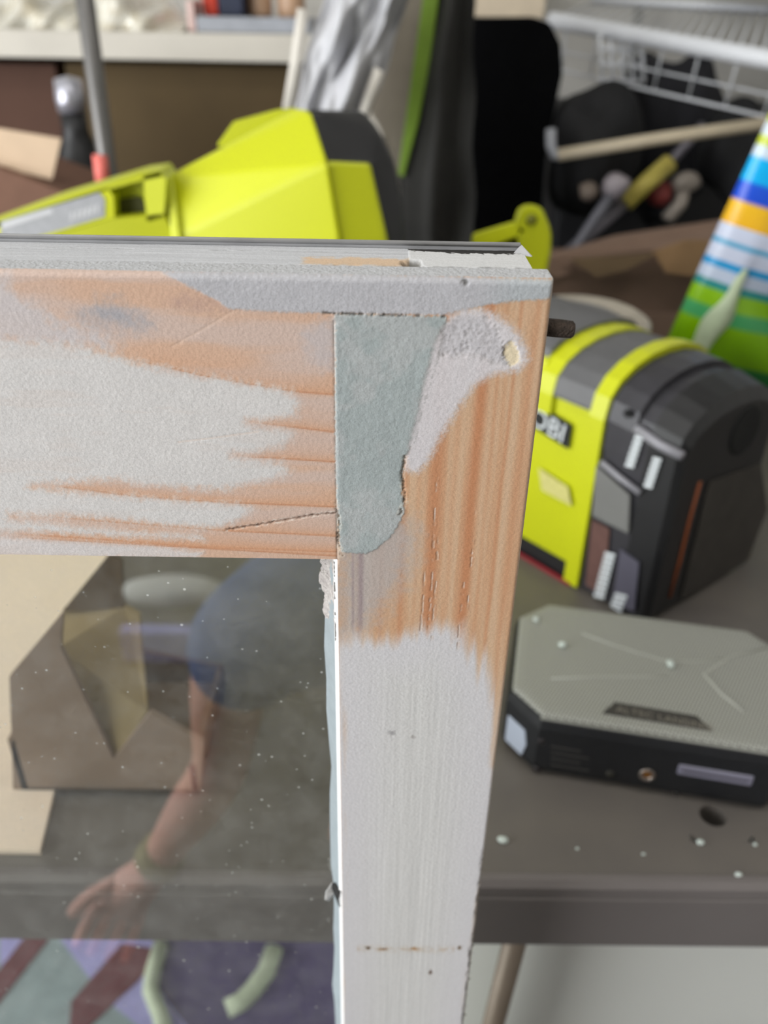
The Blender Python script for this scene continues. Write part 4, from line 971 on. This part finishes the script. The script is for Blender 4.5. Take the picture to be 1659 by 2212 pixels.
# bent beige rod
rod_m = mat('beige_rod', (200, 186, 160), .5, var=.05)
rd = thing('bent_rod', P(1200, 340, 1.25), 'thin beige rod with a hooked grey end lying across the dark bags', 'rod')
tube('shaft', [P(1205, 335, 1.24), P(1420, 300, 1.22), P(1690, 262, 1.18)], .0095, rod_m, rd)
tube('hook', [P(1190, 280, 1.25), P(1190, 315, 1.24), P(1198, 335, 1.24), P(1215, 336, 1.24)], .0085, mat('hook_grey', (170, 172, 178), .4), rd)
# yellow-handled lopper and grey shafts
lop = thing('garden_lopper', P(1390, 420, 1.3), 'yellow handled long tool leaning in the dark corner', 'garden tool')
tube('handle', [P(1350, 440, 1.26), P(1400, 392, 1.27), P(1448, 350, 1.28)], .015, mat('yellow_grip', (206, 190, 92), .5, var=.05), lop)
tube('shaft', [P(1448, 350, 1.28), P(1520, 270, 1.30)], .008, mat('grey_shaft', (120, 116, 124), .4, .3), lop)
tube('shaft', [P(1350, 440, 1.26), P(1210, 560, 1.22), P(1080, 690, 1.20)], .010, mat('grey_shaft', (120, 116, 124), .4, .3), lop)
sh2 = thing('grey_shaft_tool', P(1300, 480, 1.3), 'grey metal shaft leaning beside the yellow handled tool', 'garden tool')
tube('shaft', [P(1180, 620, 1.16), P(1240, 540, 1.18), P(1290, 465, 1.2), P(1335, 400, 1.22)], .009, mat('grey_shaft2', (104, 104, 112), .4, .2), sh2)
lump('head', P(1330, 405, 1.22), .022, mat('grey_head', (150, 142, 146), .5, var=.2), sh2, .3, 4, 2)
lump('collar', P(1272, 415, 1.22), .016, mat('brown_head', (110, 98, 88), .6, var=.2), sh2, .3, 9, 2)
tag(lump('red_bobbin', P(1425, 420, 1.3), .022, mat('dull_red', (140, 60, 56), .6), None, .2, 6, 2), 'dull red bobbin behind the yellow handle', 'bobbin')
pu = thing('pale_pulley', P(1470, 430, 1.3), 'pale metal fitting right of the yellow handle', 'fitting')
pm_ = mat('pale_metal', (160, 150, 140), .5, .2, var=.2)
lump('head', P(1480, 395, 1.29), .024, pm_, pu, .2, 12, 2, (1, .7, .8))
tube('stem', [P(1478, 400, 1.29), P(1470, 440, 1.29), P(1440, 475, 1.28)], .012, pm_, pu)
# dark upright panel and the black bag with green piping
pan = tag(prism('black_panel', [P(*p, 1.34) for p in ((1022, 38), (1150, 36), (1190, 50), (1212, 95), (1216, 160), (1195, 260), (1180, 340), (1150, 760), (1010, 760))], (0, .04, 0), mat('matt_black_board', (6, 6, 8), .9, var=.2, spec=.1), None, .004), 'flat matt black board with a rounded corner standing upright', 'board')
cr2 = tag(box('timber_shelf', tuple(P(990, 36, 1.62)), (P(1185, -60, 1.62).x, 2.0, P(1185, -60, 1.62).z), mat('cream_timber', (206, 190, 166), .7, var=.05), None, .002), 'thick cream timber shelf on the back wall above the black board', 'shelf')
gb = thing('garment_bag', P(950, 500, 1.15), 'tall black fabric bag with a lime green piped seam', 'bag')
Ygb = 1.14
V = []; F = []
prof = [(868, 905), (862, 912), (905, 905), (945, 905), (985, 905), (1022, 905), (1030, 905)]
cols = 26
for i in range(24):
    y_ = -60 + i * 34
    xl = 938 - (y_ / 380.0) * 72 if y_ < 380 else 866
    for j in range(cols):
        u = j / (cols - 1); x = xl + (1024 + 4 * math.sin(i) - xl) * u
        V.append(P(x, y_, Ygb + .02 * math.sin(u * 9 + 1.2) * (.4 + .6 * u) - .03 * math.sin(math.pi * u) + .006 * math.sin(i * .7 + u * 4)))
nf = len(V)
V += [v + Vector((.012 if False else 0, .10, 0)) for v in V]
for i in range(23):
    for j in range(cols - 1):
        a = i * cols + j; F.append((a, a + cols, a + cols + 1, a + 1)); F.append((nf + a, nf + a + 1, nf + a + cols + 1, nf + a + cols))
for i in range(23):
    for j in (0, cols - 1): a = i * cols + j; F.append((a, nf + a, nf + a + cols, a + cols))
for j in range(cols - 1):
    for i in (0, 23): a = i * cols + j; F.append((a, a + 1, nf + a + 1, nf + a))
mesh('fabric', V, F, mat('black_bag_fabric', (38, 37, 34), .8, var=.15, scale=30, bump=.15, bscale=300), gb, True)
pg = prism('piping', [P(*p, Ygb - .012) for p in ((922, -60), (956, -60), (930, 130), (905, 260), (872, 384), (860, 378), (872, 290), (895, 130))], (0, .012, 0), mat('lime_piping', (126, 158, 52), .6, var=.06), gb, .002)
prism('side_panel', [P(*p, Ygb + .01) for p in ((800, -60), (930, -60), (898, 130), (875, 290), (862, 384), (845, 330), (815, 265), (795, 235), (812, 100))], (0, .03, 0), mat('beige_panel', (150, 140, 126), .7, var=.05), gb)
tube('hem', [P(945, 640, Ygb), P(945, 640, Ygb).xy.to_3d()], .02, black, gb)
# draped grey sheet
V = []; F = []; Ydr = 1.02
nx, nz_ = 48, 44
for i in range(nz_):
    t = i / (nz_ - 1); y_ = -60 + 320 * t
    xl = 715 - 82 * max(0, min(1, (y_ + 60) / 290)); xr = 905 - 105 * max(0, min(1, (y_ + 60) / 300))
    for j in range(nx):
        u = j / (nx - 1); x = xl + (xr - xl) * u
        f = .016 * math.sin(13 * u + 3.5 * t) + .008 * math.sin(23 * u - 7 * t + 1) + .010 * math.sin(6 * u + 9 * t) + .003 * math.sin(37 * u + 15 * t)
        V.append(P(x + 5 * math.sin(9 * t + 8 * u), y_, Ydr + f - .03 * math.sin(math.pi * u)))
for i in range(nz_ - 1):
    for j in range(nx - 1): F.append((i * nx + j, (i + 1) * nx + j, (i + 1) * nx + j + 1, i * nx + j + 1))
ds = thing('draped_sheet', P(740, 240, 1.02), 'crumpled pale grey sheet draped behind the big lime blower', 'sheet')
s_o = mesh('sheet', V, F, mat('grey_sheet_cloth', (196, 196, 200), .55, var=.06, scale=30), ds, True); so = s_o.modifiers.new('t', 'SOLIDIFY'); so.thickness = .002
tube('edge_strap', [P(655, 20, 1.0), P(640, 130, 1.0), P(622, 236, 1.0)], .0075, mat('cream_strap', (222, 216, 206), .6), ds)
tube('edge_strap', [P(820, 150, .99), P(800, 200, .99), P(785, 250, .99)], .0075, mat('cream_strap', (222, 216, 206), .6), ds)
pole_b = P(745, 260, 1.06); tube('stand', [Vector((pole_b.x, 1.09, 0)), Vector((pole_b.x, 1.09, pole_b.z + .25))], .014, black, ds)

# ================================================================== SHELF AT THE BACK LEFT
shelf_m = mat('cream_shelf_board', (206, 200, 188), .6, var=.04, scale=12)
sz1, sz0 = P(300, 68, 1.5).z, P(300, 130, 1.5).z
shf = thing('storage_shelf', (-.6, 1.7, 0), 'cream storage shelf along the back wall at the left', 'shelf')
box('shelf_board', (-1.5, 1.5, sz0), (.02, 1.95, sz1), shelf_m, shf, .003)
for x in (-1.48, -.02):
    for yy in (1.53, 1.92): box('post', (x - .018, yy - .018, 0), (x + .018, yy + .018, sz0), shelf_m, shf)
box('shelf_board', (-1.5, 1.5, .12), (.02, 1.95, .15), shelf_m, shf, .003)
tray = tag(box('grey_tray', (P(425, 62, 1.51).x, 1.51, sz1), (P(672, 62, 1.51).x, 1.78, P(500, 36, 1.51).z), mat('grey_tray_plastic', (160, 163, 170), .5), None, .004), 'shallow grey tray lying on the cream shelf', 'tray')
tzp = P(500, 36, 1.51).z
# crumpled clear plastic bag
V = []; F = []; nA_, nB_ = 46, 20
xa, xb = P(-40, 50, 1.6).x, P(415, 50, 1.6).x
for i in range(nA_):
    u = i / (nA_ - 1)
    for j in range(nB_):
        v = j / (nB_ - 1); a = math.pi * v
        h = (.062 + .016 * math.sin(u * 11) + .010 * math.sin(u * 29 + 1)) * (math.sin(math.pi * min(max(u, .02), .98)) ** .35)
        rr = 1 + .12 * math.sin(17 * u + 9 * v) + .09 * math.sin(41 * u - 13 * v)
        V.append((xa + (xb - xa) * u, 1.62 - .10 * math.cos(a) * rr, sz1 + max(0, h * math.sin(a) * rr)))
for i in range(nA_ - 1):
    for j in range(nB_ - 1): F.append((i * nB_ + j, (i + 1) * nB_ + j, (i + 1) * nB_ + j + 1, i * nB_ + j + 1))
pb = mesh('plastic_bag', V, F, mat('crinkled_plastic', (226, 224, 214), .15, var=.08, scale=40, bump=.4, bscale=60, coat=.6, col2=(206, 196, 172)), None, False)
tag(pb, 'crinkled clear plastic bag lying at the left of the cream shelf', 'plastic bag')
def onshelf(name, x0, x1, h, mt, label, cat, Y=1.6, z=None, par=None, bev=.004, dep=.08):
    z = sz1 if z is None else z
    o = box(name, (P(x0, 50, Y).x, Y, z), (P(x1, 50, Y).x, Y + dep, z + h), mt, None, bev); return tag(o, label, cat)
onshelf('red_carton', 440, 472, .07, mat('red_carton', (206, 60, 34), .6), 'red carton on the grey tray', 'carton', 1.56, tzp)
onshelf('blue_carton', 474, 528, .09, mat('navy_carton', (24, 34, 60), .5), 'dark blue carton next to the red one', 'carton', 1.56, tzp)
onshelf('pink_carton', 405, 422, .05, mat('pink_carton', (220, 190, 182), .6), 'pale pink carton between plastic bag and tray', 'carton', 1.52)
for i, (x0, x1, lb) in enumerate(((536, 590, 'tan jar on the tray next to the dark blue carton'), (600, 660, 'tan jar at the right end of the tray'))):
    xm = (P(x0, 50, 1.62).x + P(x1, 50, 1.62).x) / 2; r = (P(x1, 50, 1.62).x - P(x0, 50, 1.62).x) / 2
    j = thing('jar', (xm, 1.62, tzp), lb, 'jar', 'jars on the tray')
    lathe('glass', [(.001, 0), (r * .94, 0), (r, .006), (r, .07), (r * .86, .08)], frame(Vector((xm, 1.62, tzp)), (1, 0, 0)), mat('tan_jar', (196, 160, 130), .35), j)
    lathe('lid', [(.001, .094), (r * .88, .094), (r * .9, .08), (.001, .08)], frame(Vector((xm, 1.62, tzp)), (1, 0, 0)), mat('brown_lid', (92, 60, 40), .5), j)
# dark cartons below the shelf board
tag(box('carton', (-1.30, 1.56, .15), (-.62, 1.92, sz0 - .012), mat('carton_dark_red', (86, 60, 48), .9, var=.1, scale=8), None, .004), 'large brown carton below the cream shelf at the far left', 'box')
tag(box('carton', (-.60, 1.55, .15), (-.06, 1.92, sz0 - .008), mat('carton_olive', (86, 70, 44), .9, var=.15, scale=5), None, .004), 'large olive brown carton below the cream shelf', 'box')
# light open carton at the left, nearer than the shelf
lc = thing('open_carton', P(40, 380, 1.2), 'open carton with a light tan flap at the left edge', 'box')
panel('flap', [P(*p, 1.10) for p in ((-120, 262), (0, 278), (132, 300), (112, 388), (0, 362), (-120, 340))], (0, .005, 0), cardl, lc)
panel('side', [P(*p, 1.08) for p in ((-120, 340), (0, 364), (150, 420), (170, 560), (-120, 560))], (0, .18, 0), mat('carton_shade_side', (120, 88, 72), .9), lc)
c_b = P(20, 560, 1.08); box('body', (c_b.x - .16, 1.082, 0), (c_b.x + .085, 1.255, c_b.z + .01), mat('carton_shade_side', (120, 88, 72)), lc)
# black bottle with a silver label
bt_ = P(165, 400, 1.3); bz1 = P(160, 205, 1.3).z
bo = thing('spray_bottle', (bt_.x, 1.34, 0.0), 'black bottle with a silver collar beside the leaning pole', 'bottle')
MB_ = frame(Vector((bt_.x, 1.34, 0)), (1, 0, 0)); zb_ = bt_.z
lathe('bottle', [(.001, .0), (.05, .0), (.05, zb_ - .02), (.048, zb_ + .02), (.030, zb_ + .06), (.022, zb_ + .08), (.022, bz1 - .03), (.001, bz1 - .03)], MB_, black, bo)
lathe('collar', [(.001, bz1 - .03), (.023, bz1 - .03), (.025, bz1 - .01), (.022, bz1 + .02), (.001, bz1 + .025)], MB_, mat('silver_collar', (190, 190, 200), .3, .6), bo)
# leaning steel pole with pink tape
po = thing('leaning_pole', (P(232, 520, .95).x, .95, 0), 'grey steel pole with pink tape leaning in front of the shelf', 'pole')
pt0, pt1 = P(178, -40, .95), P(238, 400, .95)
dirp = (pt1 - pt0).normalized(); foot = pt1 + dirp * (pt1.z / -dirp.z)
tube('tube', [pt0 - dirp * .4, foot], .0115, mat('pole_steel', (112, 110, 108), .35, .5, var=.05), po, 14)
tube('tape', [P(216, 335, .939), P(224, 405, .938)], .0095, mat('pink_tape', (232, 120, 110), .6), po, 14)

# ================================================================== SEEN THROUGH THE GLASS
sheet = tag(prism('board_sheet', [(-.60, .105, TZ + .0007), (-.2, .105, TZ + .0007), (-.248, .43, TZ + .0007), (-.60, .43, TZ + .0007)], (0, 0, .004), mat('pale_ply_sheet', (250, 230, 210), .8, scale=9, var=.05, stretch=(1, .1, 1)), None), 'pale tan board lying on the table behind the glass at the left', 'board')
sb_ = thing('small_carton', (-.17, .2, TZ + .004), 'small brown carton with raised flaps on the table behind the glass', 'box')
Yq = .150
olive = mat('carton_olive_face', (150, 132, 96), .9, scale=30, var=.06)
brn = mat('carton_brown_face', (142, 122, 106), .9, scale=30, var=.06)
panel('front', [Vector((q.x, q.y, max(q.z, TZ + .005))) for q in (P(*p, Yq) for p in ((20, 1462), (135, 1325), (130, 1400), (245, 1640), (325, 1540), (440, 1605), (432, 1718), (240, 1732), (40, 1742)))], (0, .004, 0), brn, sb_)
panel('flap', [P(135, 1320, Yq + .05), P(268, 1312, Yq + .05), P(300, 1330, Yq + .045), P(318, 1537, Yq + .006), P(246, 1642, Yq + .002), P(125, 1400, Yq + .02)], (0, .004, 0), olive, sb_)
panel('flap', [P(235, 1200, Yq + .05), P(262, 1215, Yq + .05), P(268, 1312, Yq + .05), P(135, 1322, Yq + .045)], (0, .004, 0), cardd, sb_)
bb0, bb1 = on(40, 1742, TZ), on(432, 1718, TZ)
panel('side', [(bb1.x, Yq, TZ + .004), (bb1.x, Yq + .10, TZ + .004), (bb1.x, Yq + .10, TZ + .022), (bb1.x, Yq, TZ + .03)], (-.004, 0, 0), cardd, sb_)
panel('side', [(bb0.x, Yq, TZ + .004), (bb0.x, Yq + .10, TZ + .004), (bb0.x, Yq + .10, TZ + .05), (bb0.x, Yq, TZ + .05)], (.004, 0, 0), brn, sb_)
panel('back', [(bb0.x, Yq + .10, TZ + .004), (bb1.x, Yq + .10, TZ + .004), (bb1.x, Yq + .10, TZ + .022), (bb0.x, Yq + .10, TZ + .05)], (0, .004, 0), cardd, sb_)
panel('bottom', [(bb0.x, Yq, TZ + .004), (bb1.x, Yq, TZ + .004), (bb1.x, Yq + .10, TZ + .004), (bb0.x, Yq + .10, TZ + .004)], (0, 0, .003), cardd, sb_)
wc = thing('white_cabinet', (.5, .4, 0), 'plain white cabinet standing under the table right of the sash', 'cabinet')
wcm = mat('white_cabinet_paint', (234, 235, 229), .6, scale=4, var=.03)
box('body', (.0, .172, .0), (.92, .60, .60), wcm, wc, .003)
box('door', (.004, .155, .05), (.458, .172, .596), wcm, wc, .002)
box('door', (.462, .155, .05), (.916, .172, .596), wcm, wc, .002)
# printed play rug on the floor under the table
rug = thing('printed_rug', (-.5, .42, 0), 'purple and teal rug with dark red bars on the floor below the table', 'rug')
box('rug_base', (-1.3, .05, 0), (-.066, .95, .006), mat('rug_teal', (150, 166, 168), .95, scale=40, var=.12, bump=.4, bscale=500), rug)
G = lambda x, y_: on(x, y_, .0062)
def print_(name, pts, mt, h=.0012): return prism(name, [G(*p) for p in pts], (0, 0, h), mt, rug)
lav = mat('rug_lavender', (172, 168, 222), .95, scale=60, var=.1, bump=.4, bscale=500)
pur = mat('rug_purple', (84, 74, 112), .95, scale=60, var=.12, bump=.4, bscale=500)
red = mat('rug_dark_red', (104, 50, 56), .95, scale=60, var=.1)
print_('lavender_field', [(125, 2020), (420, 2020), (430, 2212), (330, 2240), (230, 2160)], lav)
print_('lavender_field', [(0, 2015), (70, 2015), (0, 2090)], lav)
print_('purple_field', [(330, 2020), (740, 2020), (740, 2300), (480, 2300), (400, 2212), (330, 2120)], pur, .0016)
print_('red_bar', [(60, 2018), (105, 2030), (-20, 2190), (-20, 2120)], red, .0022)
print_('red_bar', [(262, 2040), (332, 2050), (335, 2075), (300, 2120), (180, 2230), (150, 2230), (155, 2165)], red, .0024)
gm_ = mat('rug_pale_green', (196, 206, 180), .95, scale=60, var=.12, bump=.4, bscale=300)
def cord(name, pts, r): 
    o = tube(name, [on(*p, .010) for p in pts], r, gm_, rug, 10); return o
cord('green_cord', [(348, 2040), (330, 2100), (325, 2140), (345, 2190), (360, 2240)], .011)
cord('green_cord', [(592, 2050), (575, 2100), (545, 2140), (520, 2165), (490, 2180)], .013)

# ================================================================== REFLECTED IN THE GLASS: things behind the camera
MY = 2 * YG
def R(x, y_, Yv):
    p = at(x, y_, Yv); return Vector((p.x, MY - p.y, p.z))
def flat_at(a, b, z, th, w, name, mt, label, cat):
    d = (b - a); d.z = 0; n = Vector((-d.y, d.x, 0)).normalized() * w
    return tag(prism(name, [Vector((a.x, a.y, z)), Vector((b.x, b.y, z)), Vector((b.x, b.y, z)) + n, Vector((a.x, a.y, z)) + n], (0, 0, th), mt, None, .003), label, cat)
flat_at(R(276, 1402, 1.13), R(452, 1412, 1.13), 0, .078, .03, 'blue_plank', mat('blue_paint', (158, 164, 230), .6, var=.05), 'painted blue plank on the floor mirrored in the glass', 'plank')
wa, wb = R(262, 1300, 1.30), R(498, 1320, 1.30)
tag(lump('white_roll', ((wa.x + wb.x) / 2, wa.y, .036), 1, mat('white_cloth', (232, 236, 230), .8), None, .15, 21, 3, (abs(wb.x - wa.x) / 2, .04, .036)), 'white cloth roll on the floor mirrored in the glass', 'cloth')

# ------------------------------------------------------------------ the person holding the sash steady, seen as a mirror image
skin_m = mat('skin', (226, 168, 150), .55, scale=30, var=.05)
shirt_m = mat('blue_shirt', (52, 92, 150), .9, scale=40, var=.1)
trous_m = mat('dark_trousers', (46, 42, 38), .9, scale=40, var=.15)
def skin(name, nodes, edges, mt, parent, sub=2):
    me = bpy.data.meshes.new(name); me.from_pydata([Vector(n[0]) for n in nodes], edges, [])
    o = bpy.data.objects.new(name + '_tmp', me); C.objects.link(o)
    sk = o.modifiers.new('skin', 'SKIN'); sk.use_smooth_shade = True
    for i, n in enumerate(nodes):
        r = n[1]; r = (r, r) if isinstance(r, (int, float)) else r
        me.skin_vertices[0].data[i].radius = r
    me.skin_vertices[0].data[0].use_root = True
    ss = o.modifiers.new('sub', 'SUBSURF'); ss.levels = sub; ss.render_levels = sub
    bpy.context.view_layer.update()
    ev = bpy.data.meshes.new_from_object(o.evaluated_get(bpy.context.evaluated_depsgraph_get()))
    bpy.data.objects.remove(o)
    vs = [v.co.copy() for v in ev.vertices]; fs = [list(p.vertices) for p in ev.polygons]
    bpy.data.meshes.remove(ev)
    return mesh(name, vs, fs, mt, parent, True)
sh_l = R(505, 1395, .40); el_l = R(478, 1660, .46); wr_l = R(345, 1850, .46); pm_l = R(285, 1930, .45); tip_l = R(225, 2010, .44)
per = thing('person', (.12, -.75, 0), 'person in a blue shirt with a bare arm, mirrored in the window glass', 'person')
pel = Vector((.14, -.86, .30)); ch = Vector((.06, -.58, .60)); nk = Vector((.05, -.49, .72)); hd_ = Vector((.06, -.46, .83))
sh_r = Vector((.24, -.53, .66)); el_r = Vector((.34, -.50, .86)); wr_r = Vector((.19, -.40, 1.06)); pm_r = Vector((.13, -.37, 1.12))
nodes = [(pel, (.105, .09)), (pel.lerp(ch, .5), (.09, .08)), (ch, (.095, .075)), (nk, .044), (hd_ - Vector((0, 0, .03)), .058), (hd_ + Vector((0, .005, .035)), (.078, .085)), (hd_ + Vector((0, 0, .09)), (.062, .07)),
         (sh_l, .048), (sh_l.lerp(el_l, .5), .040), (el_l, .034), (el_l.lerp(wr_l, .35), .036), (wr_l, .023), (pm_l, (.036, .018)),
         (sh_r, .050), (el_r, .035), (wr_r, .024), (pm_r, (.036, .018)),
         (Vector((-.02, -.88, .27)), .07), (Vector((-.04, -.50, .36)), .062), (Vector((-.02, -.70, .06)), .045), (Vector((-.03, -.58, .035)), (.045, .03)),
         (Vector((.28, -.88, .27)), .07), (Vector((.32, -.52, .42)), .062), (Vector((.30, -.68, .06)), .045), (Vector((.31, -.56, .035)), (.045, .03))]
edges = [(0, 1), (1, 2), (2, 3), (3, 4), (4, 5), (5, 6), (2, 7), (7, 8), (8, 9), (9, 10), (10, 11), (11, 12), (2, 13), (13, 14), (14, 15), (15, 16), (0, 17), (17, 18), (18, 19), (19, 20), (0, 21), (21, 22), (22, 23), (23, 24)]
def fingers(nodes, edges, palm_i, pm, d, across, nrm, ln=1.0):
    for k, (o, L_, r) in enumerate(((-.027, .062, .0085), (-.009, .070, .009), (.009, .066, .009), (.026, .052, .008))):
        b = pm + d * .028 + across * o; i0 = len(nodes)
        nodes.append((b, r + .001)); nodes.append((b + d * L_ * .5 * ln + nrm * .006 + across * o * .15, r)); nodes.append((b + d * L_ * .85 * ln + nrm * .020 + across * o * .2, r * .9)); nodes.append((b + d * L_ * 1.02 * ln + nrm * .030 + across * o * .2, r * .75))
        edges += [(palm_i, i0), (i0, i0 + 1), (i0 + 1, i0 + 2), (i0 + 2, i0 + 3)]
    i0 = len(nodes); b = pm - d * .010 - across * .030
    nodes.append((b, .011)); nodes.append((b + d * .028 - across * .020 + nrm * .008, .0105)); nodes.append((b + d * .055 - across * .026 + nrm * .014, .009))
    edges += [(palm_i, i0), (i0, i0 + 1), (i0 + 1, i0 + 2)]
d_l = (tip_l - wr_l).normalized(); ac_l = d_l.cross(Vector((0, 1, 0))).normalized(); fingers(nodes, edges, 12, pm_l, d_l, ac_l, Vector((0, 1.6, .1)), .5)
d_r = (pm_r - wr_r).normalized(); ac_r = d_r.cross(Vector((0, 1, 0))).normalized(); fingers(nodes, edges, 16, pm_r, d_r, ac_r, Vector((0, -.7, .2)), .8)
body = skin('body', nodes, edges, skin_m, per)
skin('shirt', [(ch, (.155, .125)), (pel.lerp(ch, .5), (.155, .135)), (pel + Vector((0, .02, .05)), (.165, .145)), (ch.lerp(nk, .55), .082), (ch.lerp(sh_l, .6), (.095, .085)), (sh_l, .066), (sh_l.lerp(el_l, .30), .054), (ch.lerp(sh_r, .6), (.095, .085)), (sh_r, .066), (sh_r.lerp(el_r, .45), .054)], [(0, 1), (1, 2), (0, 3), (0, 4), (4, 5), (5, 6), (0, 7), (7, 8), (8, 9)], shirt_m, per)
skin('trousers', [(pel, (.17, .15)), (nodes[17][0], .118), (nodes[18][0], .092), (nodes[19][0], .056), (nodes[21][0], .118), (nodes[22][0], .092), (nodes[23][0], .056)], [(0, 1), (1, 2), (2, 3), (0, 4), (4, 5), (5, 6)], trous_m, per)
for s in (19, 23):
    a = nodes[s][0]; b = nodes[s + 1][0]
    skin('shoe', [(Vector((a.x, a.y - .04, .045)), (.045, .043)), (Vector((a.x, a.y + .04, .045)), (.048, .043)), (Vector((b.x, b.y + .06, .032)), (.046, .030))], [(0, 1), (1, 2)], black, per)
lump('hair', hd_ + Vector((0, -.02, .075)), 1, mat('brown_hair', (70, 50, 36), .7, scale=80, var=.3, stretch=(1, 1, .1)), per, .08, 31, 3, (.088, .092, .085))
for s in (-1, 1):
    lump('eye', hd_ + Vector((.030 * s, .066, .040)), .0115, mat('eye_white', (230, 228, 224), .3), per, 0, 1, 2)
    lump('ear', hd_ + Vector((.083 * s, 0, .03)), 1, skin_m, per, .1, 2, 2, (.010, .018, .030))
lump('nose', hd_ + Vector((0, .082, .016)), 1, skin_m, per, .05, 3, 2, (.014, .018, .024))
lump('mouth', hd_ + Vector((0, .066, -.024)), 1, mat('lips', (176, 100, 92), .5), per, .03, 4, 2, (.026, .008, .007))
wb_ = wr_l.lerp(pm_l, -.05); tube('wristband', [wb_ - d_l * .012, wb_ + d_l * .012], .030, mat('olive_band', (150, 146, 96), .7), per, 20)
